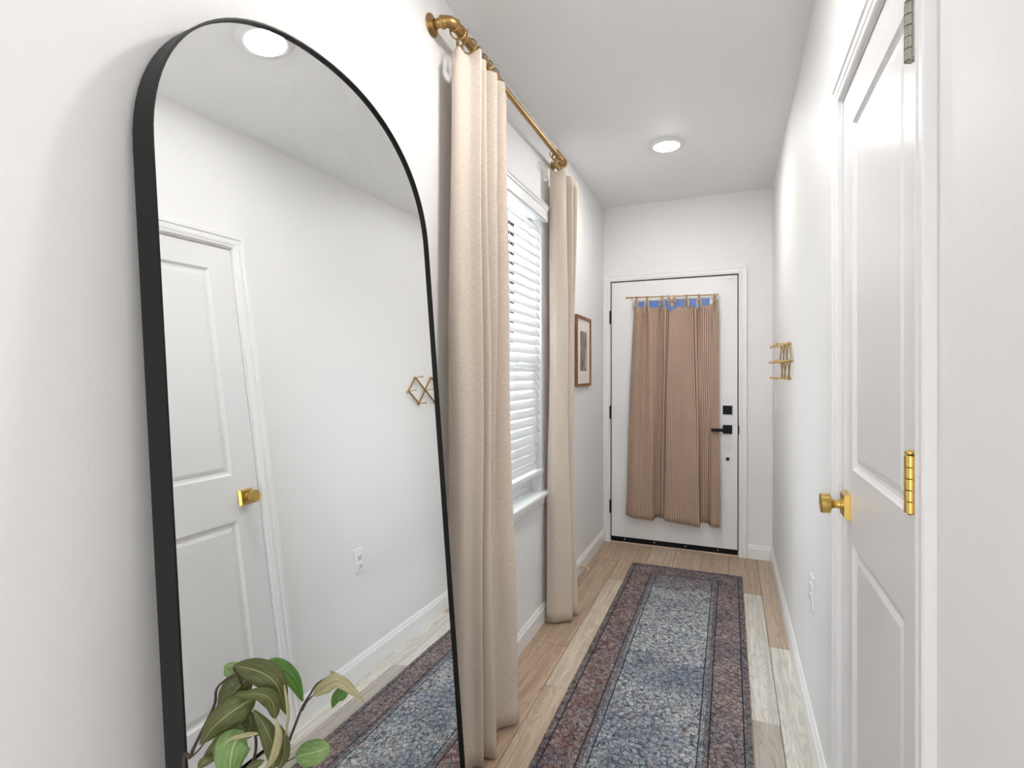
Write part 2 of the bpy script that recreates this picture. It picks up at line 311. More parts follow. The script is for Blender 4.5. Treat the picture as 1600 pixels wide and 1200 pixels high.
    b.inputs['Roughness'].default_value = 0.95; b.inputs['Specular IOR Level'].default_value = 0.1
    hh = mth('ADD', grain, mth('MULTIPLY', dark, -0.4))
    bp = N(nt, 'ShaderNodeBump', i_Strength=0.6, i_Distance=0.0025); L(nt, hh, bp.inputs['Height']); L(nt, bp.outputs['Normal'], b.inputs['Normal'])
    return m
M['rug'] = rug_mat()

# ------------------------------------------------------------------ geometry helpers
def tag(o, label=None, cat=None, group=None, kind=None):
    if label: o['label'] = label
    if cat: o['category'] = cat
    if group: o['group'] = group
    if kind: o['kind'] = kind
    return o
def thing(name, loc, label=None, cat=None, group=None):
    o = bpy.data.objects.new(name, None); COL.objects.link(o); o.location = loc; o.empty_display_size = 0.05
    return tag(o, label, cat, group)
def origin_of(p):
    v = Vector((0, 0, 0))
    while p: v = v + p.location; p = p.parent
    return v
class MB:
    def __init__(s): s.bm = bmesh.new(); s.uv = None
    def add(s, verts, faces, smooth=False, uvs=None):
        vs = [s.bm.verts.new(v) for v in verts]
        if uvs and s.uv is None: s.uv = s.bm.loops.layers.uv.new('UVMap')
        for f in faces:
            try: fc = s.bm.faces.new([vs[i] for i in f])
            except ValueError: continue
            fc.smooth = smooth
            if uvs:
                for lp, i in zip(fc.loops, f): lp[s.uv].uv = uvs[i]
        return vs
    def box(s, x0, x1, y0, y1, z0, z1, bev=0.0, seg=2, mtx=None):
        t = bmesh.new()
        r = bmesh.ops.create_cube(t, size=1)
        for v in t.verts: v.co = Vector(((x0 + x1) / 2 + v.co.x * (x1 - x0), (y0 + y1) / 2 + v.co.y * (y1 - y0), (z0 + z1) / 2 + v.co.z * (z1 - z0)))
        if bev: bmesh.ops.bevel(t, geom=t.edges[:], offset=bev, segments=seg, affect='EDGES', profile=0.6)
        if mtx is not None: t.transform(mtx)
        t.verts.index_update()
        s.add([v.co.copy() for v in t.verts], [[v.index for v in f.verts] for f in t.faces], smooth=False); t.free(); return s
    def lathe(s, prof, o, axis, seg=32, smooth=True):
        """prof: (radius, distance along axis) from origin o"""
        axis = Vector(axis).normalized(); a = axis.orthogonal().normalized(); c = axis.cross(a); o = Vector(o)
        vs = []; fs = []
        for r, h in prof:
            for k in range(seg):
                an = 2 * math.pi * k / seg; vs.append(o + axis * h + (a * math.cos(an) + c * math.sin(an)) * max(r, 1e-5))
        for i in range(len(prof) - 1):
            for k in range(seg):
                fs.append([i * seg + k, i * seg + (k + 1) % seg, (i + 1) * seg + (k + 1) % seg, (i + 1) * seg + k])
        fs.append(list(range(seg))[::-1]); fs.append([(len(prof) - 1) * seg + k for k in range(seg)])
        s.add(vs, fs, smooth); return s
    def cyl(s, p, q, r, seg=20, r2=None):
        p = Vector(p); q = Vector(q); l = (q - p).length
        s.lathe([(r, 0), (r if r2 is None else r2, l)], p, q - p, seg); return s
    def tube(s, pts, r, seg=10, closed=False, flat=1.0, up=None):
        pts = [Vector(p) for p in pts]; n = len(pts); rs = r if isinstance(r, (list, tuple)) else [r] * n
        vs = []; fs = []; pa = None
        for i, p in enumerate(pts):
            if closed: t = (pts[(i + 1) % n] - pts[i - 1])
            else: t = pts[min(i + 1, n - 1)] - pts[max(i - 1, 0)]
            t = t.normalized() if t.length > 1e-9 else Vector((0, 0, 1))
            if pa is None: a = (Vector(up) if up else t.orthogonal()); 
            else: a = pa
            a = (a - t * a.dot(t)); a = a.normalized() if a.length > 1e-6 else t.orthogonal().normalized()
            pa = a; c = t.cross(a)
            for k in range(seg):
                an = 2 * math.pi * k / seg; vs.append(p + (a * math.cos(an) + c * math.sin(an) * flat) * rs[i])
        m = n if closed else n - 1
        for i in range(m):
            j = (i + 1) % n
            for k in range(seg): fs.append([i * seg + k, i * seg + (k + 1) % seg, j * seg + (k + 1) % seg, j * seg + k])
        if not closed: fs.append(list(range(seg))[::-1]); fs.append([(n - 1) * seg + k for k in range(seg)])
        s.add(vs, fs, True); return s
    def grid(s, rows, uvs=None, smooth=True, closed=False):
        n = len(rows[0]); vs = [p for r in rows for p in r]; fs = []
        for i in range(len(rows) - 1):
            for k in range(n if closed else n - 1):
                fs.append([i * n + k, i * n + (k + 1) % n, (i + 1) * n + (k + 1) % n, (i + 1) * n + k])
        s.add(vs, fs, smooth, [u for r in uvs for u in r] if uvs else None); return s
    def build(s, name, mat, parent=None, loc=None, normals=True, sharp=None):
        if normals: bmesh.ops.recalc_face_normals(s.bm, faces=s.bm.faces)
        off = origin_of(parent) if parent else Vector((0, 0, 0))
        if loc is None: loc = off if parent else Vector((0, 0, 0))
        loc = Vector(loc)
        for v in s.bm.verts: v.co -= loc
        me = bpy.data.meshes.new(name); s.bm.to_mesh(me); s.bm.free()
        me.materials.append(mat if not isinstance(mat, str) else M[mat])
        if sharp:
            try: me.set_sharp_from_angle(angle=math.radians(sharp))
            except Exception: pass
        o = bpy.data.objects.new(name, me); COL.objects.link(o)
        if parent: o.parent = parent; o.location = loc - off
        else: o.location = loc
        return o
def rect_loops(y0, y1, z0, z1, prof, X, sgn):
    """nested rectangles in the YZ plane at x = X + sgn*depth ; prof (inset, depth)"""
    out = []
    for ins, d in prof:
        x = X + sgn * d
        out.append([(x, y0 + ins, z0 + ins), (x, y1 - ins, z0 + ins), (x, y1 - ins, z1 - ins), (x, y0 + ins, z1 - ins)])
    return out
def moulded(mb, loops, cap=True):
    n = len(loops); vs = [p for l in loops for p in l]; fs = []
    for i in range(n - 1):
        for k in range(4): fs.append([i * 4 + k, i * 4 + (k + 1) % 4, (i + 1) * 4 + (k + 1) % 4, (i + 1) * 4 + k])
    if cap: fs.append([(n - 1) * 4 + k for k in range(4)])
    mb.add(vs, fs)
def swap(verts):  # (x,y,z)->(y,x,z) for things on the end wall
    return [(b, a, c) for a, b, c in verts]
CASING = [(0, 0), (0, .009), (.003, .011), (.010, .012), (.013, .0145), (.022, .0155), (.026, .012), (.036, .0125), (.040, .0165), (.056, .0175), (.060, .015), (.060, 0)]
def casing(mb, a0, a1, ztop, prof, place):
    """U-shaped mitred casing; place(a, z, t) maps to 3D"""
    rows = []
    for path in ('L', 'R'): pass
    for wd, t in prof:
        rows.append([place(a0 - wd, 0.0, t), place(a0 - wd, ztop + wd, t), place(a1 + wd, ztop + wd, t), place(a1 + wd, 0.0, t)])
    n = len(rows); vs = [p for r in rows for p in r]; fs = []
    for i in range(n):
        j = (i + 1) % n
        for k in range(3): fs.append([i * 4 + k, i * 4 + k + 1, j * 4 + k + 1, j * 4 + k])
    fs.append([i * 4 for i in range(n)]); fs.append([i * 4 + 3 for i in range(n)][::-1])
    mb.add(vs, fs)
BASEP = [(0, 0), (.014, 0), (.014, .072), (.0125, .078), (.009, .082), (.0085, .088), (.005, .096), (.003, .100), (0, .100)]
def base_run(mb, p, q, nrm):
    p = Vector(p); q = Vector(q); nrm = Vector(nrm); n = len(BASEP); vs = []
    for e in (p, q):
        for t, z in BASEP: vs.append(e + nrm * t + Vector((0, 0, z)))
    fs = [[i, (i + 1) % n, n + (i + 1) % n, n + i] for i in range(n)] + [list(range(n))[::-1], list(range(n, 2 * n))]
    mb.add(vs, fs)
def unproj(u, v, d):
    lat = (u - 800) / F * d; up = (YH - v) / F * d
    return Vector((lat * math.cos(PSI) - d * math.sin(PSI), lat * math.sin(PSI) + d * math.cos(PSI), H + up))
def catmull(P, n):
    P = [Vector(p) for p in P]; Q = [P[0] * 2 - P[1]] + P + [P[-1] * 2 - P[-2]]; out = []
    for i in range(len(P) - 1):
        a, b, c, d = Q[i:i + 4]
        for k in range(n):
            t = k / n; out.append(0.5 * ((2 * b) + (c - a) * t + (2 * a - 5 * b + 4 * c - d) * t * t + (3 * b - a - 3 * c + d) * t ** 3))
    out.append(P[-1]); return out
def copy_thing(o, parent=None):
    c = o.copy(); COL.objects.link(c)
    if parent: c.parent = parent
    for ch in [x for x in bpy.data.objects if x.parent == o]: copy_thing(ch, c)
    return c

# ------------------------------------------------------------------ the shell
T = 0.14
WY0, WY1, WZ0, WZ1 = 1.74, 2.685, 0.685, 2.20           # side window opening
def struct(o): return tag(o, kind='structure')
fl = MB().box(XL - T, XR + T, RY, YB + 0.25, -0.12, -0.006).box(XL - T, RXE + T, YR - T, RY, -0.12, -0.006).build('floor', 'subfloor'); struct(fl)
XS = [XL, -0.733, -0.551, -0.369, -0.187, -0.006, 0.176, XR]
JO = [3.763, 3.428, 2.95, 4.05, 3.30, 3.509, 2.872]; PL = 1.27
tint = {'b': (0.43, 0.32, 0.225), 'm': (0.49, 0.39, 0.295), 'l': (0.58, 0.495, 0.40), 'g': (0.55, 0.52, 0.465), 'p': (0.61, 0.59, 0.54), 'd': (0.42, 0.385, 0.345)}
tn = ['bbbmg', 'blmgg', 'mmlgd', 'mbmgp', 'bmgpd', 'bpdgp', 'mpgpg']  # plank tones plus painted daylight: near and right planks greyer and lighter
while XS[-1] + .182 < RXE: XS.append(XS[-1] + (.080 if len(XS) == 8 else .182))
XS.append(RXE)
for ci in range(len(XS) - 1):
    x0, x1 = XS[ci], XS[ci + 1]; g = 0.0009
    y = JO[ci] if ci < 7 else RY - .3 - (ci * .47) % 1.1
    ys = [YB + 0.02] if ci < 7 else [RY]
    while y > YR: ys.append(y); y -= PL
    ys.append(YR)
    for k in range(len(ys) - 1):
        ya, yb = ys[k + 1] + g, ys[k] - g
        mb = MB(); b_ = 0.0018
        xa, xb = x0 + g, x1 - g; z = 0.0
        mb.add([(xa, ya, -.006), (xb, ya, -.006), (xb, yb, -.006), (xa, yb, -.006), (xa, ya, z - b_), (xb, ya, z - b_), (xb, yb, z - b_), (xa, yb, z - b_),
                (xa + b_, ya + b_, z), (xb - b_, ya + b_, z), (xb - b_, yb - b_, z), (xa + b_, yb - b_, z)],
               [[0, 3, 2, 1], [0, 1, 5, 4], [1, 2, 6, 5], [2, 3, 7, 6], [3, 0, 4, 7], [4, 5, 9, 8], [5, 6, 10, 9], [6, 7, 11, 10], [7, 4, 8, 11], [8, 9, 10, 11]])
        o = mb.build('plank', 'wood', fl, loc=((x0 + x1) / 2, (ya + yb) / 2, 0))
        c = tint[tn[ci][min(k, 4)] if ci < 7 else 'mlgg'[(ci + k) % 4]]; j = random.uniform(0.95, 1.05); j *= 1.32; o.color = (min(.95, c[0] * j), min(.95, c[1] * j), min(.95, c[2] * j), 1)
struct(MB().box(XL - T, XR + T, RY, YB + 0.25, HC, HC + 0.12).box(XL - T, RXE + T, YR - T, RY, HC, HC + 0.12).build('ceiling', 'ceiling'))
mb = MB()
mb.box(XL - T, XL, YR, WY0, -0.006, HC); mb.box(XL - T, XL, WY1, YB + 0.14, -0.006, HC)
mb.box(XL - T, XL, WY0, WY1, -0.006, WZ0); mb.box(XL - T, XL, WY0, WY1, WZ1, HC)
struct(mb.build('wall_left', 'wall'))
CY0, CY1, CZ = 1.012, 1.662, 2.062        # closet door opening
mb = MB()
mb.box(XR, XR + T, RY, CY0, -0.006, HC); mb.box(XR + T, RXE + T, RY, RY + T, -0.006, HC); mb.box(RXE, RXE + T, YR, RY, -0.006, HC); mb.box(XR, XR + T, CY1, YB + 0.14, -0.006, HC); mb.box(XR, XR + T, CY0, CY1, CZ, HC)
mb.box(XR + 0.07, XR + T, CY0, CY1, -0.006, CZ)
struct(mb.build('wall_right', 'wall'))
DX0, DX1, DZ = -0.8745, 0.0555, 2.052      # front door opening
mb = MB()
mb.box(XL, DX0 - .001, YB, YB + .14, -0.006, HC); mb.box(DX1 + .001, XR, YB, YB + .14, -0.006, HC); mb.box(DX0 - .001, DX1 + .001, YB, YB + .14, DZ, HC)
struct(mb.build('wall_back', 'wall'))
struct(MB().box(XL - T, RXE + T, YR - T, YR, -0.006, HC).build('wall_front', 'wall'))
# baseboards
mb = MB(); base_run(mb, (XL, YR, 0), (XL, YB, 0), (1, 0, 0)); struct(mb.build('baseboard_left', 'trim'))
mb = MB(); base_run(mb, (XR, CY1 + .063, 0), (XR, YB, 0), (-1, 0, 0)); base_run(mb, (XR, RY, 0), (XR, CY0 - .063, 0), (-1, 0, 0)); struct(mb.build('baseboard_right', 'trim'))
mb = MB(); base_run(mb, (DX1 + .061, YB, 0), (XR - .014, YB, 0), (0, -1, 0)); struct(mb.build('baseboard_back', 'trim'))

# ------------------------------------------------------------------ closet door (right wall)
mb = MB(); casing(mb, CY0 - .003, CY1 + .003, CZ + .003, CASING, lambda a, z, t: (XR - t, a, z)); struct(mb.build('trim_1', 'trim'))
mb = MB()      # jamb lining and stop
mb.box(XR + .0005, XR + .07, CY0, CY0 + .0035, 0, CZ); mb.box(XR + .0005, XR + .07, CY1 - .0035, CY1, 0, CZ); mb.box(XR + .0005, XR + .07, CY0 + .0035, CY1 - .0035, CZ - .0035, CZ)
mb.box(XR + .041, XR + .07, CY0 + .0035, CY0 + .016, 0, CZ - .004); mb.box(XR + .041, XR + .07, CY1 - .016, CY1 - .0035, 0, CZ - .004)
struct(mb.build('trim_2', 'trim'))
sy0, sy1, sz0, sz1 = CY0 + .006, CY1 - .006, 0.012, CZ - .006
FX = XR + .003
mb = MB()
PPROF = [(0, 0), (.004, .0045), (.010, .0085), (.018, .0095), (.028, .0060), (.036, .0040), (.040, .0040)]
def panel_slab(mb, y0, y1, z0, z1, panels, X, th, sgn):
    ycuts = sorted({y0, y1, panels[0][0], panels[0][1]}); zc = [z0]
    for p in panels: zc += [p[2], p[3]]
    zc.append(z1)
    for side in (0, 1):
        x = X if side == 0 else X + sgn * th
        for i in range(3):
            for k in range(len(zc) - 1):
                if i == 1 and k % 2 == 1:
                    if side == 0: moulded(mb, rect_loops(ycuts[1], ycuts[2], zc[k], zc[k + 1], PPROF, X, sgn))
                    else: mb.add([(x, ycuts[1], zc[k]), (x, ycuts[2], zc[k]), (x, ycuts[2], zc[k + 1]), (x, ycuts[1], zc[k + 1])], [[0, 1, 2, 3]])
                    continue
                mb.add([(x, ycuts[i], zc[k]), (x, ycuts[i + 1], zc[k]), (x, ycuts[i + 1], zc[k + 1]), (x, ycuts[i], zc[k + 1])], [[0, 1, 2, 3]])
    xs = X + sgn * th
    for (a, b2) in (((y0, z0), (y1, z0)), ((y1, z0), (y1, z1)), ((y1, z1), (y0, z1)), ((y0, z1), (y0, z0))):
        mb.add([(X, *a), (X, *b2), (xs, *b2), (xs, *a)], [[0, 1, 2, 3]])
    bmesh.ops.remove_doubles(mb.bm, verts=mb.bm.verts, dist=1e-6)
panel_slab(mb, sy0, sy1, sz0, sz1, [(1.120, 1.545, 0.235, 0.905), (1.120, 1.545, 1.090, 1.955)], FX, .035, 1)
d1 = mb.build('door_1', 'door', loc=(FX, sy0, 0)); struct(d1)
def hinge(door, y, z, mat):
    kx = XR - .0150; hh = .092; z0 = z - hh / 2
    mb = MB(); gaps = [0, .019, .037, .055, .073, .092]
    for a, b2 in zip(gaps[:-1], gaps[1:]): mb.lathe([(.0076, 0), (.0084, .0006), (.0084, b2 - a - .0012), (.0076, b2 - a - .0006)], (kx, y, z0 + a), (0, 0, 1), 24)
    mb.lathe([(.005, 0), (.0078, .002), (.0078, .005), (.004, .0075)], (kx, y, z0 + hh), (0, 0, 1), 24)
    mb.lathe([(.0055, 0), (.003, .003)], (kx, y, z0), (0, 0, -1), 24)
    h = mb.build('hinge', mat, door, loc=(kx, y, z0), sharp=40)
    mb = MB(); mb.box(kx, XR + .004, y - .0125, y - .0015, z0 + .001, z0 + hh - .001, .0004, 1)
    mb.build('hinge_leaf', mat, h)
    return h
h = hinge(d1, CY0 + .003, 1.868, 'nickel'); h['label'] = 'silver nickel hinge near the top of the door'
h = hinge(d1, CY0 + .003, 1.155, 'brass'); h['label'] = 'brass hinge at mid height of the door'
h = hinge(d1, CY0 + .003, 0.25, 'brass'); h['label'] = 'brass hinge near the floor'
ky, kz = 1.590, 0.992
mb = MB(); q0 = [(FX, ky + a * .033, kz + c * .033) for a, c in ((-1, -1), (1, -1), (1, 1), (-1, 1))]; q1 = [(FX - .004, b_, c) for a, b_, c in q0]; q2 = [(FX - .014, ky + a * .027, kz + c * .027) for a, c in ((-1, -1), (1, -1), (1, 1), (-1, 1))]
mb.add(q0 + q1 + q2, [[0, 3, 2, 1], [8, 9, 10, 11]] + [[r * 4 + k, r * 4 + (k + 1) % 4, r * 4 + 4 + (k + 1) % 4, r * 4 + 4 + k] for r in (0, 1) for k in range(4)])
pl = mb.build('door_knob', 'brass', d1, loc=(FX, ky, kz))
MB().lathe([(.014, 0), (.014, .005), (.0115, .006), (.0105, .014), (.0115, .020), (.016, .026), (.0245, .0275), (.0255, .029), (.0255, .047), (.0235, .049), (.0215, .0475), (0, .0475)], (FX - .014, ky, kz), (-1, 0, 0), 48).build('knob', 'brass', pl, sharp=35)
MB().lathe([(.0018, 0), (.0018, .0006)], (FX - .0135, ky + .018, kz + .020), (-1, 0, 0), 12).build('screw', 'slot', pl)

# ------------------------------------------------------------------ front door (end wall)
mb = MB(); casing(mb, DX0 - .001, DX1 + .001, DZ + .001, [(a * .92, b2) for a, b2 in CASING], lambda a, z, t: (a, YB - t, z)); struct(mb.build('trim_3', 'trim'))
mb = MB()
mb.box(DX0, DX0 + .001, YB + .001, YB + .139, .018, DZ); mb.box(DX1 - .001, DX1, YB + .001, YB + .139, .018, DZ); mb.box(DX0, DX1, YB + .001, YB + .139, DZ - .001, DZ)
mb.box(DX0 + .001, DX0 + .02, YB + .055, YB + .07, .018, DZ - .001); mb.box(DX1 - .02, DX1 - .001, YB + .055, YB + .07, .018, DZ - .001); mb.box(DX0 + .02, DX1 - .02, YB + .055, YB + .07, DZ - .02, DZ - .001)
struct(mb.build('trim_4', 'rubber'))
ex0, ex1, ez0, ez1 = DX0 + .006, DX1 - .006, 0.014, DZ - .008
EY = YB + .002
GX0, GX1, GZ0, GZ1 = -0.672, -0.140, 0.33, 1.884
mb = MB()
def slab_with_hole(mb, x0, x1, z0, z1, hx0, hx1, hz0, hz1, ya, yb):
    for y in (ya, yb):
        o_ = [(x0, y, z0), (x1, y, z0), (x1, y, z1), (x0, y, z1)]; i_ = [(hx0, y, hz0), (hx1, y, hz0), (hx1, y, hz1), (hx0, y, hz1)]
        mb.add(o_ + i_, [[k, (k + 1) % 4, 4 + (k + 1) % 4, 4 + k] for k in range(4)])
    for q in ([(x0, z0), (x1, z0), (x1, z1), (x0, z1)], [(hx0, hz0), (hx1, hz0), (hx1, hz1), (hx0, hz1)]):
        for k in range(4):
            a, b2 = q[k], q[(k + 1) % 4]; mb.add([(a[0], ya, a[1]), (b2[0], ya, b2[1]), (b2[0], yb, b2[1]), (a[0], yb, a[1])], [[0, 1, 2, 3]])
    bmesh.ops.remove_doubles(mb.bm, verts=mb.bm.verts, dist=1e-6)
slab_with_hole(mb, ex0, ex1, ez0, ez1, GX0 - .02, GX1 + .02, GZ0 - .02, GZ1 + .02, EY, EY + .045)
d2 = mb.build('door_2', 'door', loc=(ex0, EY, 0)); struct(d2)
mb = MB()
fr = [(-.030, .0), (-.030, .007), (-.024, .010), (-.010, .010), (-.002, .004), (0, -.012)]
rows = [[(GX0 + i, EY - t, GZ0 + i), (GX1 - i, EY - t, GZ0 + i), (GX1 - i, EY - t, GZ1 - i), (GX0 + i, EY - t, GZ1 - i)] for i, t in fr]
moulded(mb, rows, cap=False); mb.build('glass_frame', 'trim', d2)
MB().box(GX0 - .018, GX1 + .018, EY + .014, EY + .018, GZ0 - .018, GZ1 + .018).build('glass_pane', 'glass', d2)
for gx in (GX0 + (GX1 - GX0) / 3, GX0 + 2 * (GX1 - GX0) / 3):
    MB().box(gx - .006, gx + .006, EY + .019, EY + .025, GZ0 - .01, GZ1 + .01).build('glazing_bar', 'black', d2)
for i in range(3):
    z = GZ0 + (i + 1) * (GZ1 - GZ0) / 4
    MB().box(GX0 - .01, GX1 + .01, EY + .0255, EY + .030, z - .006, z + .006).build('glazing_bar', 'black', d2)
for z in (1.770, 1.023, 0.283):
    mb = MB(); kx = DX0 + .001
    mb.lathe([(.0065, 0), (.0068, .001), (.0068, .098), (.004, .102)], (kx, YB - .0215, z - .05), (0, 0, 1), 16)
    mb.box(kx - .004, kx + .004, YB - .016, EY - .0003, z - .05, z + .05)
    mb.build('hinge', 'black', d2, sharp=40)
mb = MB().box(ex0 + .001, ex1 - .001, EY - .004, EY - .0002, .010, .047, .001, 1); sw = mb.build('door_sweep', 'rubber', d2)
for k in range(4):
    MB().lathe([(.004, 0), (.0032, .0015), (0, .002)], (-0.765 + k * .227, EY - .004, .031), (0, -1, 0), 12).build('screw', 'plastic', sw)
def rose(z):
    return MB().box(-.050, .014, EY - .010, EY - .0002, z - .032, z + .032, .0015, 2).build('lock_rose', 'black', d2)
r1 = rose(1.062); r1['label'] = 'square black deadbolt plate'
MB().box(-.022, -.014, EY - .026, EY - .010, 1.045, 1.080, .002, 2).build('thumb_turn', 'black', r1)
r2 = rose(.920); r2['label'] = 'square black lever handle plate'
mb = MB().cyl((-.018, EY - .010, .920), (-.018, EY - .075, .920), .010); mb.box(-.128, -.008, EY - .086, EY - .074, .909, .931, .002, 2); mb.build('lever', 'black', r2, sharp=40)
MB().lathe([(.0125, 0), (.0125, .003), (.010, .005), (.0055, .005), (.005, .003), (0, .003)], (-.017, EY - .0002, .703), (0, -1, 0), 24).build('peephole', 'black', d2, sharp=35)
MB().box(DX1 + .0015, DX1 + .006, YB - .0180, YB - .0165 + .002, .890, .950, .0006, 1).build('strike_plate', 'black', d2)
MB().box(-.020, .018, EY - .014, EY - .0002, 2.020, ez1 - .002, .002, 2).build('contact_sensor', 'plastic', d2)
struct(MB().box(DX0 + .001, DX1 - .001, YB - .012, YB + .139, 0.0, .010, .003, 2).build('trim_5', 'threshold'))

# ------------------------------------------------------------------ side window
win = MB()
fx0, fx1 = XL - .125, XL - .060
for (a, b2, c, d) in ((WY0, WY0 + .045, WZ0, WZ1), (WY1 - .045, WY1, WZ0, WZ1), (WY0 + .045, WY1 - .045, WZ0, WZ0 + .045), (WY0 + .045, WY1 - .045, WZ1 - .045, WZ1)):
    win.box(fx0, fx1, a, b2, c, d, .003, 1)
wn = win.build('window_1', 'vinyl', loc=(XL - .1, WY0, WZ0)); struct(wn)
zm = 1.42
for nm, x0, z0, z1 in (('lower_sash', XL - .092, WZ0 + .045, zm + .02), ('upper_sash', XL - .118, zm - .02, WZ1 - .045)):
    mb = MB(); y0, y1 = WY0 + .046, WY1 - .046; s_ = .038; t_ = .024
    mb.box(x0, x0 + t_, y0, y0 + s_, z0, z1, .002, 1); mb.box(x0, x0 + t_, y1 - s_, y1, z0, z1, .002, 1)
    mb.box(x0, x0 + t_, y0 + s_, y1 - s_, z0, z0 + s_, .002, 1); mb.box(x0, x0 + t_, y0 + s_, y1 - s_, z1 - s_, z1, .002, 1)
    sash = mb.build(nm, 'vinyl', wn)
    MB().box(x0 + .010, x0 + .014, y0 + s_ - .004, y1 - s_ + .004, z0 + s_ - .004, z1 - s_ + .004).build('pane', 'glass', sash)
    for k in (1, 2):
        yy = y0 + s_ + k * (y1 - y0 - 2 * s_) / 3 + .012
        MB().box(x0 + .0145, x0 + .022, yy - .009, yy + .009, z0 + s_, z1 - s_, .001, 1).build('glazing_bar', 'vinyl', sash)
MB().box(XL - .124, XL - .1225, WY0 + .045, WY1 - .045, WZ0 + .045, WZ1 - .045).build('darkening_screen', 'screen', wn)  # added sheet that darkens the view through the slats
mb = MB().box(XL - .058, XL + .0004, WY0 + .001, WY1 - .001, WZ0 + .0005, WZ0 + .018)
mb.box(XL + .0005, XL + .036, WY0 - .05, WY1 + .05, WZ0 + .0005, WZ0 + .018, .0035, 3)
mb.build('window_sill', 'trim', wn)
mb = MB()
n_ = [(.0, .0), (.016, .0), (.017, -.010), (.013, -.016), (.013, -.030), (.009, -.036), (.008, -.046), (.004, -.055), (0, -.055)]
vs = [(XL + a, WY0 - .035, WZ0 + b2) for a, b2 in n_] + [(XL + a, WY1 + .035, WZ0 + b2) for a, b2 in n_]; n = len(n_)
mb.add(vs, [[i, (i + 1) % n, n + (i + 1) % n, n + i] for i in range(n)] + [list(range(n))[::-1], list(range(n, 2 * n))])
mb.build('window_apron', 'trim', wn)

# ------------------------------------------------------------------ blind
bl = thing('window_blind', (XL - .012, (WY0 + WY1) / 2, WZ0 + .02), 'white horizontal slat blind in the side window between the linen curtains', 'blind')
mb = MB().box(XL - .050, XL + .004, WY0 + .006, WY1 - .006, WZ1 - .052, WZ1 - .004, .002, 1); mb.build('headrail', 'plastic', bl)
vp = [(.0, .0), (.034, .0), (.036, -.006), (.031, -.014), (.031, -.020), (.026, -.026), (.026, -.062), (.029, -.068), (.029, -.078), (.022, -.082), (.0, -.082)]
V1 = WZ1 + .020; mb = MB(); n = len(vp)
vs = [(XL + .0005 + a, WY0 - .020 - a * .2, V1 + b2) for a, b2 in vp] + [(XL + .0005 + a, WY1 + .020 + a * .2, V1 + b2) for a, b2 in vp]
mb.add(vs, [[i, (i + 1) % n, n + (i + 1) % n, n + i] for i in range(n)] + [list(range(n))[::-1], list(range(n, 2 * n))])
mb.build('valance', 'trim', bl)
pitch = 0.0460; zs0 = .855; ns = int((WZ1 - .075 - zs0) / pitch) + 1
xc = XL - .016; ang = math.radians(63); ya, yb = WY0 + .010, WY1 - .010
mb = MB(); rows = []
K = 6
prof = []
for i in range(K + 1):
    s_ = (i / K - .5) * .050; c = .0028 * (1 - (2 * i / K - 1) ** 2)
    prof.append((s_, c))
ring = [(s_, c + .0013) for s_, c in prof] + [(s_, c - .0013) for s_, c in prof[::-1]]
def slat_pt(s_, c, y): # room edge low, outer edge high ; bulge toward the room and up
    return (xc - s_ * math.cos(ang) + c * math.sin(ang), y, s_ * math.sin(ang) + c * math.cos(ang))
rows = [[slat_pt(s_, c, y) for s_, c in ring] for y in (ya, yb)]
vs = rows[0] + rows[1]; n = len(ring)
mb.add(vs, [[i, (i + 1) % n, n + (i + 1) % n, n + i] for i in range(n)] + [list(range(n))[::-1], list(range(n, 2 * n))])
first = mb.build('slat', 'slat', bl, loc=origin_of(bl))
z0_ = origin_of(bl).z
first.data.transform(Matrix.Translation((0, 0, z0_)))
first.location = (0, 0, zs0 - z0_)
for k in range(1, ns):
    c = first.copy(); COL.objects.link(c); c.location = (0, 0, zs0 + k * pitch - z0_)
MB().box(xc - .026, xc + .030, ya - .002, yb + .004, zs0 - .052, zs0 - .030, .004, 3).build('bottom_rail', 'plastic', bl)
mb = MB()
for yy in (WY0 + .12, (WY0 + WY1) / 2, WY1 - .12):
    for xx in (xc + .0285, xc - .0285):
        mb.tube([(xx, yy, zs0 - .03), (xx, yy, WZ1 - .05)], .0008, 6)
mb.build('ladder_cord', 'cord', bl)

# ------------------------------------------------------------------ linen curtains on pipe rod
RX, RZ = -0.858, 2.500; RY0, RY1 = 1.552, 2.872
rod = thing('curtain_rod', (XL, (RY0 + RY1) / 2, RZ), 'antique brass pipe curtain rod with elbow ends above the side window', 'curtain rod')
def flange_end(y, sgn, big=1.0):
    mb = MB().lathe([(.036 * big, 0), (.037 * big, .002), (.036 * big, .005), (.024 * big, .006), (.022 * big, .009), (.019 * big, .016)], (XL + .0003, y, RZ), (1, 0, 0), 32)
    o = mb.build('flange', 'antique', rod, sharp=40)
    for a in (0.8, 2.4, 3.9, 5.5): MB().lathe([(.0035, 0), (.0028, .0015), (0, .002)], (XL + .0053, y + .029 * big * math.cos(a), RZ + .029 * big * math.sin(a)), (1, 0, 0), 10).build('screw', 'antique', o)
    pts = [(XL + .010, y, RZ), (XL + .05, y, RZ)]
    MB().tube(pts, .0155 * big, 20).build('pipe_arm', 'antique', rod)
    R = RX - (XL + .047); arc = []
    mb = MB().lathe([(.019 * big, 0), (.0215 * big, .001), (.0215 * big, .008), (.019 * big, .009)], (XL + .040, y, RZ), (1, 0, 0), 28)
    for k in range(13):
        a = k / 12 * math.pi / 2; arc.append((XL + .047 + R * math.sin(a), y + sgn * (R - R * math.cos(a)), RZ))
    mb.tube(arc, .0185 * big, 24, up=(0, 0, 1))
    e = Vector(arc[-1]); mb.lathe([(.019 * big, 0), (.0215 * big, .001), (.0215 * big, .008), (.019 * big, .009)], e - Vector((0, sgn * .001, 0)), (0, sgn, 0), 28)
    mb.build('elbow', 'antique', rod, sharp=50)
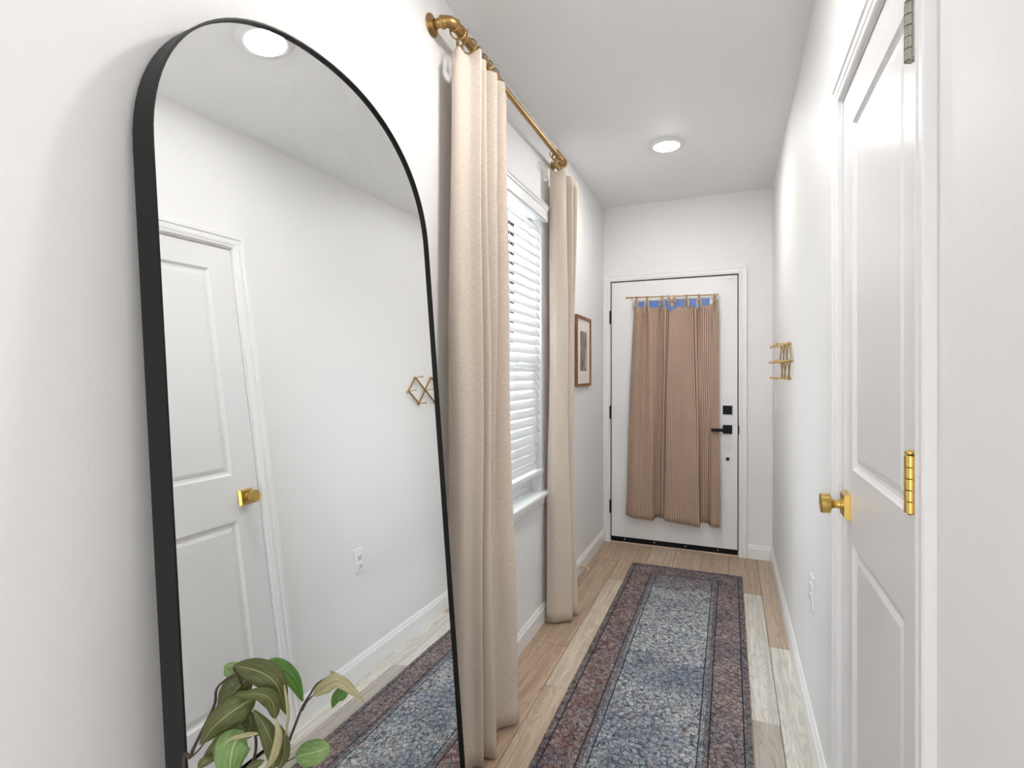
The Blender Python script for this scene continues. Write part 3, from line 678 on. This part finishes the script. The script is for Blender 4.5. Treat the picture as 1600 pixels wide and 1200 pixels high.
flange_end(RY0, 1); flange_end(RY1, -1, .8)
MB().cyl((RX, RY0 + .035, RZ), (RX, 1.99, RZ), .0155, 28).build('outer_pipe', 'antique', rod, sharp=40)
MB().cyl((RX, 1.97, RZ), (RX, RY1 - .03, RZ), .0122, 28).build('inner_pipe', 'antique', rod, sharp=40)
def drape(name, label, top, bot, ztop, zbot, rings, rod_r, grp, seed, scal=0.020):
    rnd = random.Random(seed)
    t_ = thing(name, (sum(p[0] for p in bot) / len(bot), sum(p[1] for p in bot) / len(bot), zbot), label, 'curtain', grp)
    n = 14; A = catmull([(x, y, 0) for x, y in top], n); B = catmull([(x, y, 0) for x, y in bot], n); m = 46
    rows = []; uvs = []; L_ = [0]
    for i in range(1, len(A)): L_.append(L_[-1] + (B[i] - B[i - 1]).length)
    ph = [rnd.uniform(0, 6) for _ in range(4)]
    for j in range(m + 1):
        t = j / m; e = t ** 1.3; row = []; uv = []
        for i in range(len(A)):
            p = A[i].lerp(B[i], e); s_ = i / (len(A) - 1)
            wob = .004 * math.sin(3.1 * t * math.pi + ph[0] + s_ * 5) * math.sin(math.pi * t)
            z = ztop + (zbot - ztop) * t
            if t < .02: z += scal * (.5 * math.cos(s_ * len(top) * math.pi * 1.0) - .2)
            if j == m: z += .004 * math.sin(s_ * 14 + ph[1])
            row.append((p.x + wob, p.y + wob * .5, z)); uv.append((L_[i], z))
        rows.append(row); uvs.append(uv)
    cl = MB().grid(rows, uvs).build('cloth', 'linen', t_, normals=False)
    so = cl.modifiers.new('thick', 'SOLIDIFY'); so.thickness = .0018; so.offset = 0
    for ry, yaw, ty in rings:
        mb = MB(); R_ = .0262; cz = RZ + rod_r - R_ + .0034; pts = []
        for k in range(36):
            a = 2 * math.pi * k / 36; v = Vector((R_ * math.cos(a), 0, R_ * math.sin(a))); v.rotate(Euler((0, 0, yaw))); pts.append((RX + v.x, ry + v.y, cz + v.z))
        mb.tube(pts, .0026, 8, closed=True); rg = mb.build('ring', 'antique', t_)
        mb = MB(); zb = cz - R_
        pts = [(RX + .0045 * math.sin(a), ry, zb - .004 + .0045 * math.cos(a)) for a in [k * 2 * math.pi / 14 for k in range(14)]]
        mb.tube(pts, .0011, 6, closed=True)
        mb.box(RX - .005, RX + .005, ry - .0035, ry + .0035, zb - .034, zb - .008, .001, 1)
        mb.box(RX - .007, RX + .007, ry - .0055, ry + .0055, zb - .038, zb - .030, .001, 1)
        mb.build('clip', 'antique', rg)
    return t_
c1top = [(-.888, 1.618), (-.868, 1.588), (-.843, 1.590), (-.822, 1.622), (-.782, 1.632), (-.862, 1.662), (-.790, 1.687), (-.885, 1.722), (-.782, 1.765), (-.875, 1.792), (-.776, 1.825), (-.870, 1.862), (-.798, 1.892)]
c1bot = [(-.885, 1.562), (-.838, 1.558), (-.808, 1.566), (-.794, 1.600), (-.765, 1.612), (-.815, 1.648), (-.742, 1.668), (-.832, 1.722), (-.805, 1.785), (-.775, 1.822), (-.737, 1.866), (-.800, 1.915), (-.862, 1.95)]
CG = 'cream linen curtains at the side window'
drape('linen_curtain', 'cream linen curtain nearer the camera, hanging next to the black framed mirror', c1top, c1bot, 2.425, .012,
      [(1.605, .55, 0), (1.640, -.35, 0), (1.690, .15, 0), (1.745, -.3, 0), (1.785, .35, 0), (1.835, -.15, 0), (1.885, .3, 0)], .0155, CG, 3)
c2top = [(-.900, 2.735), (-.862, 2.728), (-.826, 2.785), (-.885, 2.832), (-.812, 2.872), (-.875, 2.908), (-.804, 2.945), (-.860, 2.972)]
c2bot = [(-.905, 2.690), (-.850, 2.690), (-.780, 2.752), (-.835, 2.788), (-.815, 2.806), (-.768, 2.835), (-.850, 2.880), (-.865, 2.930)]
drape('linen_curtain', 'cream linen curtain on the far side of the blind, next to the framed picture', c2top, c2bot, 2.425, .012,
      [(2.690, .4, 0), (2.715, -.2, 0), (2.738, .3, 0), (2.760, -.3, 0), (2.783, .1, 0), (2.805, .45, 0), (2.828, -.1, 0)], .0122, CG, 5)

# ------------------------------------------------------------------ arched mirror
MXB, MYC, TH, PH = -0.7134, 0.9824, 0.0811, 0.0118
MW, MH, MD, MR_, ME = 0.8304, 2.0745, 0.0481, 0.3721, 0.9291
A_ = Vector((math.sin(PH), math.cos(PH), 0)); N0 = Vector((math.cos(PH), -math.sin(PH), 0))
U_ = Vector((0, 0, 1)) * math.cos(TH) - N0 * math.sin(TH); NN = N0 * math.cos(TH) + Vector((0, 0, 1)) * math.sin(TH)
MO = Vector((MXB, MYC, .0041))
def arch(ins, off, nz=12, na=48):
    hw = MW / 2 - ins; top = MH - ins; hr = MH - MR_; pts = []
    pts += [(-hw, ins + (hr - ins) * k / nz) for k in range(nz)]
    for k in range(na + 1):
        t = math.pi * k / na; c = math.cos(t)
        pts.append((-hw * math.copysign(abs(c) ** ME, c), hr + (top - hr) * max(0, math.sin(t)) ** ME))
    pts += [(hw, ins + (hr - ins) * (nz - 1 - k) / nz) for k in range(nz)]
    return [MO + A_ * a + U_ * b2 - NN * off for a, b2 in pts]
mi = thing('arched_mirror', (MXB, MYC, 0), 'tall arched floor mirror in a thin black metal frame leaning on the left wall', 'mirror')
loops = [arch(.004, .012), arch(.004, .0005), arch(.0035, 0), arch(.0005, 0), arch(0, .0005), arch(0, MD), arch(.010, MD)]
MB().grid(loops, closed=True, smooth=True).build('frame', 'black', mi, sharp=35)
mb = MB(); g = arch(.0045, .008); mb.add(g, [list(range(len(g)))[::-1]]); g2 = arch(.0045, .0105); 
mb.add(g2, [list(range(len(g2)))]); mb.grid([g, g2], closed=True, smooth=False)
bmesh.ops.remove_doubles(mb.bm, verts=mb.bm.verts, dist=1e-6)
mb.build('mirror_glass', 'mirror', mi)
mb = MB(); g = arch(.006, MD - .006); mb.add(g, [list(range(len(g)))]); g2 = arch(.006, MD - .001); mb.add(g2, [list(range(len(g2)))]); mb.grid([g, g2], closed=True, smooth=False)
mb.build('back_board', 'black', mi)

# ------------------------------------------------------------------ door curtain, rod
CR = thing('cafe_rod', ((-.735 - .091) / 2, YB - .04, 1.91), 'thin pale gold curtain rod across the top of the front door glass', 'curtain rod')
ry_ = YB - .050; rz0, rz1 = 1.913, 1.902
def rodz(x): return rz0 + (rz1 - rz0) * (x + .735) / .65 + .0
MB().cyl((-.738, ry_, rodz(-.738)), (-.088, ry_, rodz(-.088)), .0045, 16).build('rod', 'gold', CR)
for x in (-.738, -.088):
    mb = MB().lathe([(.010, 0), (.011, .002), (.011, .006), (.007, .008)], (x - math.copysign(.004, x + .4) * 0, ry_, rodz(x)), (1 if x > -.4 else -1, 0, 0), 20); mb.build('finial', 'gold', CR)
for x in (-.705, -.112):
    mb = MB().cyl((x, EY - .0003, rodz(x)), (x, ry_, rodz(x)), .0035, 12); mb.lathe([(.009, 0), (.009, .003), (.005, .005)], (x, EY - .0003, rodz(x)), (0, -1, 0), 16); mb.build('bracket', 'gold', CR)
def door_curtain(label, top, bot, ztops, zbots, ties, seed):
    rnd = random.Random(seed)
    t_ = thing('door_curtain', (sum(p[0] for p in bot) / len(bot), YB - .05, min(zbots)), label, 'curtain', 'striped curtains on the front door')
    n = 12; A = catmull([(x, y, 0) for x, y in top], n); B = catmull([(x, y, 0) for x, y in bot], n)
    L_ = [0]
    for i in range(1, len(A)): L_.append(L_[-1] + (B[i] - B[i - 1]).length)
    def lin(a, s_):
        q = s_ * (len(a) - 1); k = min(int(q), len(a) - 2); return a[k] + (a[k + 1] - a[k]) * (q - k)
    rows = []; uvs = []; m = 40
    for j in range(m + 1):
        t = j / m; row = []; uv = []
        for i in range(len(A)):
            s_ = i / (len(A) - 1); e = t ** .8; p = A[i].lerp(B[i], e)
            zt = lin(ztops, s_); zb = lin(zbots, s_); z = zt + (zb - zt) * t
            sw_ = .004 * math.sin(t * 7 + s_ * 6 + seed) * math.sin(math.pi * t)
            row.append((p.x + sw_ * .6, p.y, z)); uv.append((L_[i], z))
        rows.append(row); uvs.append(uv)
    cl = MB().grid(rows, uvs).build('cloth', 'stripe', t_, normals=False)
    so = cl.modifiers.new('thick', 'SOLIDIFY'); so.thickness = .0014; so.offset = 0
    for x, zt, ln1, ln2, lean in ties:
        mb = MB(); rz = rodz(x); pts = []
        # loop over the rod
        for k in range(15):
            a = -math.pi * .5 + (k / 14) * math.pi * 2
            pts.append((x + .006 * math.sin(k * .6) , ry_ + .0075 * math.cos(a), rz + .0075 * math.sin(a)))
        mb.tube(pts, .0034, 8, flat=.5)
        mb.tube(catmull([(x - .006, ry_ - .004, zt - .004), (x - .005, ry_ - .010, (zt + rz) / 2), (x, ry_ - .009, rz)], 6), .0042, 8, flat=.45, up=(1, 0, 0))
        mb.tube(catmull([(x + .008, ry_ + .001, zt - .004), (x + .008, ry_ - .008, (zt + rz) / 2), (x + .002, ry_ - .008, rz)], 6), .0042, 8, flat=.45, up=(1, 0, 0))
        mb.lathe([(.002, -.009), (.008, -.006), (.010, 0), (.008, .006), (.002, .009)], (x, ry_ - .011, rz - .010), (1, 0, .2), 12)
        for sg, ln in ((-1, ln1), (1, ln2)):
            mb.tube(catmull([(x, ry_ - .013, rz - .012), (x + sg * .012 + lean * .3, ry_ - .020, rz - ln * .3), (x + sg * .015 + lean, ry_ - .024, rz - ln * .7), (x + sg * .012 + lean * 1.3, ry_ - .030, rz - ln)], 6), .0050, 8, flat=.4, up=(1, 0, 0))
        mb.build('tie', 'tie', t_)
    return t_
yc = YB - .050
def P(x, dy): return (x, yc - dy)
def XU(u, Y):  # metric x on the end wall for a bearing
    t = (u - 800) / F; return Y * (t * math.cos(PSI) - math.sin(PSI)) / (math.cos(PSI) + t * math.sin(PSI))
def up(lst): return [(XU(u, yc - d_), yc - d_) for u, d_ in [(u, max(-.03, .01 + (dy - .01) * 1.6)) for u, dy in lst]]
door_curtain('left panel of the brown striped tie-top curtain on the front door, hinge side',
    up([(991, .0), (999, .020), (1009, -.012), (1014, .018), (1026, .012), (1034, -.010), (1040, .014), (1049, -.008)]),
    up([(978, .010), (990, .034), (1004, .026), (1019, .030), (1024, .004), (1030, -.008), (1035, .010), (1041, -.008)]),
    [1.850, 1.834, 1.842, 1.828, 1.824, 1.834, 1.828, 1.790], [.238, .228, .222, .222, .236, .240, .236, .232],
    [(XU(995, yc), 1.848, .105, .135, -.006), (XU(1011, yc), 1.848, .125, .120, .0), (XU(1035, yc), 1.842, .095, .105, .0), (XU(1045, yc), 1.838, .050, .085, .012)], 1)
door_curtain('right panel of the brown striped tie-top curtain on the front door, lever side',
    up([(1046, .022), (1060, .026), (1072, .014), (1080, .022), (1090, -.010), (1098, .018), (1110, .012), (1116, -.004), (1122, .004)]),
    up([(1038, .026), (1056, .036), (1074, .040), (1088, .036), (1093, .036), (1095, -.010), (1105, -.016), (1112, .016), (1125, .012)]),
    [1.79, 1.822, 1.818, 1.822, 1.812, 1.820, 1.830, 1.858, 1.868], [.228, .224, .220, .214, .208, .226, .224, .214, .212],
    [(XU(1054, yc), 1.83, .085, .055, -.004), (XU(1073, yc), 1.822, .120, .085, .0), (XU(1092, yc), 1.828, .105, .100, .004), (XU(1117, yc), 1.850, .075, .150, .004)], 2)

# ------------------------------------------------------------------ runner rug
RW, RL = .705, 3.07; rcx, rcy = -.2775, 3.775 - RL / 2
rnd = random.Random(5); mb = MB(); nx, ny = 44, 190; vs = []; fs = []
for j in range(ny + 1):
    for i in range(nx + 1):
        x = (i / nx - .5) * RW; y = (j / ny - .5) * RL; z = .0075
        if i in (0, nx): x += rnd.uniform(-.0022, .0022); z = .005
        if j in (0, ny): y += rnd.uniform(-.0022, .0022); z = .005
        z += .0007 * math.sin(y * 6 + x * 3)
        vs.append((rcx + x - .004 * (y / RL), rcy + y + .010 * x, z))
for j in range(ny):
    for i in range(nx): a = j * (nx + 1) + i; fs.append([a, a + 1, a + nx + 2, a + nx + 1])
bd = [i for i in range(nx + 1)] + [(j) * (nx + 1) + nx for j in range(1, ny + 1)] + [ny * (nx + 1) + i for i in range(nx - 1, -1, -1)] + [j * (nx + 1) for j in range(ny - 1, 0, -1)]
nb = len(vs)
for b_ in bd: vs.append((vs[b_][0], vs[b_][1], .0003))
for k in range(len(bd)): k2 = (k + 1) % len(bd); fs.append([bd[k2], bd[k], nb + k, nb + k2])
mb.add(vs, fs, smooth=False)
rug = thing('runner_rug', (rcx, rcy, 0), 'long worn blue and brown patterned runner rug on the plank floor', 'rug')
mb.build('pile', 'rug', rug, sharp=50)
mb = MB()
for sx in (-1, 1):
    x = rcx + sx * (RW / 2 + .0012); mb.tube([(x + .002 * sx * 0 - .004 * ((y - rcy) / RL), y, .0022) for y in [rcy - RL / 2 + RL * k / 24 for k in range(25)]], .0019, 6)
mb.build('edge_binding', plain('tan_binding', (0.46, 0.31, 0.2), .9), rug)

# ------------------------------------------------------------------ ceiling lights
def ceiling_light(x, y, label, lm='lamp'):
    t_ = thing('ceiling_light', (x, y, HC), label, 'ceiling light', 'round ceiling lights in the hall')
    MB().lathe([(.100, 0), (.100, .002), (.096, .006), (.082, .011), (.074, .0125), (.0705, .012), (.0705, .004)], (x, y, HC - .0002), (0, 0, -1), 56).build('trim_ring', 'plastic', t_, sharp=50)
    MB().lathe([(.070, .0060), (.070, .0125), (.060, .0160), (.040, .0185), (.015, .0195)], (x, y, HC), (0, 0, -1), 48, smooth=False).build('diffuser', lm, t_)
ceiling_light(-.338, 3.165, 'round white disc light on the ceiling before the front door', 'lamp_dim')
ceiling_light(-.290, 1.432, 'round disc light on the ceiling that shows in the top of the mirror')

# ------------------------------------------------------------------ wall plates on the right wall
t_ = thing('light_switch', (XR, 3.83, 1.14), 'white rocker light switch plate on the right wall near the front door', 'light switch')
MB().box(XR - .006, XR - .0002, 3.795, 3.865, 1.083, 1.200, .002, 2).build('cover_plate', 'plastic', t_)
MB().box(XR - .0095, XR - .006, 3.813, 3.847, 1.108, 1.175, .0012, 2).build('rocker', 'plastic', t_)
t_ = thing('wall_outlet', (XR, 2.205, .535), 'white double power outlet low on the right wall beside the runner', 'outlet')
pt_ = MB().box(XR - .006, XR - .0002, 2.170, 2.240, .476, .594, .002, 2).build('cover_plate', 'plastic', t_)
for dz in (-.0195, .0195):
    z = .535 + dz
    rc = MB().lathe([(.0165, 0), (.0165, .002), (.0158, .0026)], (XR - .006, 2.205, z), (-1, 0, 0), 28).build('receptacle', 'plastic', t_)
    mb = MB(); mb.box(XR - .0092, XR - .0086, 2.198, 2.200, z - .003, z + .006); mb.box(XR - .0092, XR - .0086, 2.2105, 2.2125, z - .002, z + .005); mb.lathe([(.0024, 0), (.0024, .0006)], (XR - .0086, 2.205, z - .0085), (-1, 0, 0), 10)
    mb.build('slots', 'slot', rc)
MB().lathe([(.0025, 0), (.002, .0008)], (XR - .006, 2.205, .535), (-1, 0, 0), 10).build('screw', 'nickel', t_)

# ------------------------------------------------------------------ accordion peg rack
t_ = thing('peg_rack', (XR, 3.11, 1.39), 'brass folding accordion peg rack on the right wall', 'coat rack')
sp_, hh, cz = .19, .085, 1.390
m_ = [2.83 + sp_ * k for k in range(4)]; tt = [m_[k] + sp_ / 2 for k in range(3)]
def bar(a, b2, x):
    a = Vector((x, *a)); b2 = Vector((x, *b2)); d = (b2 - a); l = d.length; an = math.atan2(d.z, d.y)
    mt = Matrix.Translation((a + b2) / 2) @ Matrix.Rotation(an, 4, 'X')
    MB().box(-.0025, .0025, -l / 2 - .006, l / 2 + .006, -.0058, .0058, .0008, 1, mtx=mt).build('slat', 'antique', t_)
T_ = lambda k: (tt[k], cz + hh); B_ = lambda k: (tt[k], cz - hh); Mm = lambda k: (m_[k], cz)
xa, xb = XR - .009, XR - .0145
bar(Mm(0), T_(0), xa); bar(B_(0), T_(1), xa); bar(B_(1), T_(2), xa); bar(B_(2), Mm(3), xa)
bar(Mm(0), B_(0), xb); bar(T_(0), B_(1), xb); bar(T_(1), B_(2), xb); bar(T_(2), Mm(3), xb)
for y, z in [Mm(k) for k in range(4)] + [T_(k) for k in range(3)] + [B_(k) for k in range(3)]:
    MB().lathe([(.006, 0), (.006, .012), (.0036, .014), (.0030, .024), (.0030, .058), (.0045, .061), (.0072, .063), (.0072, .069), (.0050, .071)], (XR - .0005, y, z), (-1, 0, 0), 16).build('peg', 'gold', t_, sharp=40)

# ------------------------------------------------------------------ framed picture on the left wall
t_ = thing('framed_picture', (XL, 3.515, 1.245), 'brown wooden framed sepia print with cream mat on the left wall', 'picture')
py0, py1, pz0, pz1 = 3.330, 3.705, 1.243, 1.712; fw, fd = .018, .020
def fbar(vs, fs): MB().add(vs, fs)
O4 = [(py0, pz0), (py1, pz0), (py1, pz1), (py0, pz1)]; I4 = [(py0 + fw, pz0 + fw), (py1 - fw, pz0 + fw), (py1 - fw, pz1 - fw), (py0 + fw, pz1 - fw)]
for k in range(4):
    a, b2, c, d = O4[k], O4[(k + 1) % 4], I4[(k + 1) % 4], I4[k]
    mb = MB(); q = [a, b2, c, d]
    mb.add([(XL + .0005, *p) for p in q] + [(XL + fd, *p) for p in q], [[0, 3, 2, 1], [4, 5, 6, 7], [0, 1, 5, 4], [1, 2, 6, 5], [2, 3, 7, 6], [3, 0, 4, 7]])
    mb.build('frame_rail', 'walnut', t_)
MB().box(XL + .001, XL + .011, py0 + fw, py1 - fw, pz0 + fw, pz1 - fw).build('mat_board', 'mat_board', t_)
MB().box(XL + .0112, XL + .0118, 3.435, 3.605, 1.345, 1.612).build('print', 'print', t_)
# pale vase shape printed on the picture
mb = MB(); mb.lathe([(.001, 0), (.022, .004), (.026, .05), (.012, .10), (.010, .14), (.002, .142)], (0, 0, 0), (0, 0, 1), 20)
for v in mb.bm.verts: v.co = Vector((XL + .0119 + (v.co.x + .03) * .008, 3.575 + v.co.y, 1.36 + v.co.z))
mb.build('printed_vase', plain('pale_print', (.42, .36, .31), .7), t_)

# ------------------------------------------------------------------ door stop on the left baseboard
t_ = thing('door_stop', (XL + .014, 3.43, .045), 'small brass spring door stop on the left baseboard', 'door stop')
pts = []
for k in range(90): a = k * .7; pts.append((XL + .022 + k * .00042, 3.43 + .0045 * math.cos(a), .045 + .0045 * math.sin(a)))
MB().tube(pts, .0010, 6).build('spring', 'brass', t_)
MB().lathe([(.009, 0), (.009, .003), (.005, .009)], (XL + .0142, 3.43, .045), (1, 0, 0), 16).build('base', 'brass', t_)
MB().lathe([(.005, 0), (.007, .002), (.007, .010), (.004, .013)], (XL + .058, 3.43, .045), (1, 0, 0), 16).build('tip', 'plastic', t_)

# ------------------------------------------------------------------ leafy plant in front of the mirror
pb = Vector((-.60, .47, 0))
pt = thing('leafy_plant', (pb.x, pb.y, 0), 'tall green leafy stems in front of the mirror at the lower left', 'plant')
MB().lathe([(.0, .0), (.075, .001), (.088, .010), (.100, .10), (.098, .20), (.078, .30), (.045, .36), (.040, .39), (.048, .415), (.044, .415), (.036, .39), (.040, .36), (.0, .355)], pb, (0, 0, 1), 40).build('vase', 'ceramic', pt)
def C(x, y, d): return unproj(280 + x / 5, 1010 + y / 5, d)     # crop reading to a point at its own distance
def leaf(mid, width, depths, fold, mat, prof=None, twist=0.0):
    """mid: three or four midrib points; width: widest width in crop px; depths per midrib point"""
    pts = catmull([C(x, y, d) for (x, y), d in zip(mid, depths)], 8); n = len(pts)
    dm = sum(depths) / len(depths); wm = width / 5 / F * dm
    look = (unproj(800, 600, 1) - Vector((0, 0, H))).normalized(); rows = []; uvs = []
    for i, p in enumerate(pts):
        t = i / (n - 1); tan = (pts[min(i + 1, n - 1)] - pts[max(i - 1, 0)]).normalized()
        view = (p - Vector((0, 0, H))).normalized()
        side = tan.cross(view).normalized()
        nn = side.cross(tan).normalized(); a = twist * (t - .3)
        s2 = side * math.cos(a) + nn * math.sin(a); n2 = nn * math.cos(a) - side * math.sin(a)
        hw = wm / 2 * (math.sin(math.pi * min(1, max(0, t)) ** .8) ** .75 if prof is None else prof(t)); hw = max(hw, .0004)
        row = []; uv = []
        for k in range(7):
            s_ = k / 3 - 1
            row.append(p + s2 * s_ * hw + n2 * (abs(s_) ** 1.4) * hw * fold + n2 * .05 * hw * math.sin(t * 17 + s_ * 2)); uv.append((s_, t))
        rows.append(row); uvs.append(uv)
    o = MB().grid(rows, uvs).build('leaf', mat, pt, normals=False)
    so = o.modifiers.new('thick', 'SOLIDIFY'); so.thickness = .0006
    return o
def stem(pts, r0, r1):
    q = catmull([C(x, y, d) if len(p3) == 3 else Vector(p3[1]) for p3 in pts for (x, y, d) in [p3 if len(p3) == 3 else (0, 0, 0)]], 8); n = len(q)
    MB().tube(q, [r0 + (r1 - r0) * i / (n - 1) for i in range(n)], 8).build('stem', 'stem', pt)
vt = ('w', (pb.x, pb.y, .40))
stem([('w', (pb.x - .01, pb.y, .40)), (40, 1100, .70), (90, 860, .70), (140, 740, .70), (270, 470, .69), (290, 340, .69), (350, 270, .68), (450, 210, .68)], .0026, .0012)
stem([('w', (pb.x, pb.y + .01, .40)), (560, 1350, .72), (720, 930, .72), (840, 770, .72), (880, 680, .72), (960, 480, .73), (1020, 380, .73), (1080, 290, .73), (1190, 225, .74)], .0028, .0009)
stem([(100, 860, .70), (160, 800, .69), (240, 690, .68)], .0012, .0007)
stem([(960, 500, .73), (1000, 430, .725), (1060, 370, .72)], .0014, .0009)
stem([(700, 960, .72), (840, 900, .70), (915, 862, .69)], .0010, .0007)
stem([('w', (pb.x + .01, pb.y, .40)), (420, 1300, .70), (540, 1000, .71), (600, 780, .71), (560, 520, .70), (470, 250, .69), (420, 170, .685)], .0026, .0011)
G, O, Lg, Pa = 'leaf_green', 'leaf_olive', 'leaf_light', 'leaf_pale'
leaf([(650, 145), (770, 165), (890, 260), (966, 430)], 132, (.70, .71, .72, .73), .25, G)
leaf([(425, 150), (620, 195), (760, 300), (838, 530)], 185, (.69, .675, .67, .68), .3, O)
leaf([(560, 215), (450, 330), (370, 410), (300, 480)], 225, (.70, .69, .69, .70), .25, O)
leaf([(600, 400), (470, 470), (300, 600), (160, 765)], 225, (.68, .665, .66, .67), .25, O)
leaf([(750, 565), (730, 440), (640, 375), (440, 378)], 120, (.66, .655, .65, .655), .4, O)
leaf([(730, 960), (740, 820), (680, 650), (580, 495)], 130, (.66, .655, .655, .66), .35, O)
leaf([(690, 950), (745, 840), (775, 700), (758, 560)], 62, (.648, .645, .645, .65), .6, Pa)
leaf([(775, 960), (815, 860), (820, 740), (788, 615)], 85, (.672, .67, .67, .675), .35, O)
leaf([(545, 520), (560, 600), (540, 660), (480, 730)], 150, (.69, .69, .69, .69), .3, O)
leaf([(520, 660), (400, 720), (270, 830), (160, 950)], 150, (.675, .665, .66, .66), .3, O)
leaf([(500, 660), (430, 760), (400, 900), (395, 1100)], 260, (.655, .64, .635, .64), .2, Lg)
leaf([(615, 680), (540, 690), (430, 715), (335, 762)], 30, (.640, .638, .636, .638), .7, Pa)
leaf([(260, 745), (350, 710), (430, 650), (510, 595)], 95, (.72, .72, .72, .72), .2, G)
leaf([(590, 640), (640, 655), (690, 650)], 75, (.72, .72, .72), .2, G)
leaf([(150, 950), (200, 900), (300, 865)], 70, (.65, .65, .655), .3, O)
leaf([(350, 155), (400, 150), (495, 132)], 45, (.70, .695, .69), .5, Lg)
leaf([(360, 165), (380, 200), (420, 240), (370, 262)], 60, (.71, .70, .70, .71), .4, Lg)
leaf([(1045, 385), (1130, 320), (1250, 275), (1440, 430)], 105, (.72, .715, .71, .715), .35, Pa)
leaf([(1180, 190), (1230, 235), (1330, 300), (1446, 440)], 42, (.73, .725, .72, .72), .5, Pa)
leaf([(1320, 325), (1270, 365), (1225, 410), (1195, 478)], 95, (.735, .735, .735, .74), .3, G)
leaf([(908, 862), (980, 845), (1080, 820), (1178, 782)], 178, (.69, .685, .68, .68), .15, Lg, prof=lambda t: math.sin(math.pi * t) ** .5)
leaf([(820, 300), (845, 450), (850, 560), (832, 700)], 22, (.662, .66, .66, .66), .6, Pa)
leaf([(520, 960), (590, 925), (665, 888)], 60, (.70, .70, .70), .3, O)
for k in range(6):      # lower leaves on the stems, below the frame
    a = k * 2.4; z = .52 + .025 * k; o = Vector((pb.x + .03 * math.cos(a), pb.y + .03 * math.sin(a), z)); tip = o + Vector((.10 * math.cos(a), .09 * math.sin(a), .02 - .05 * (k % 3)))
    pts = [o.lerp(tip, t / 8) + Vector((0, 0, .02 * math.sin(math.pi * t / 8))) for t in range(9)]; rows = []; uvs = []
    side = (tip - o).cross(Vector((0, 0, 1))).normalized()
    for i, p in enumerate(pts):
        t = i / 8; hw = max(.0004, .024 * math.sin(math.pi * t ** .8) ** .8); rows.append([p + side * s_ * hw + Vector((0, 0, abs(s_) * hw * .3)) for s_ in (-1, -.5, 0, .5, 1)]); uvs.append([(s_, t) for s_ in (-1, -.5, 0, .5, 1)])
    ob = MB().grid(rows, uvs).build('leaf', (O, Lg)[k % 2], pt, normals=False); so = ob.modifiers.new('thick', 'SOLIDIFY'); so.thickness = .0006
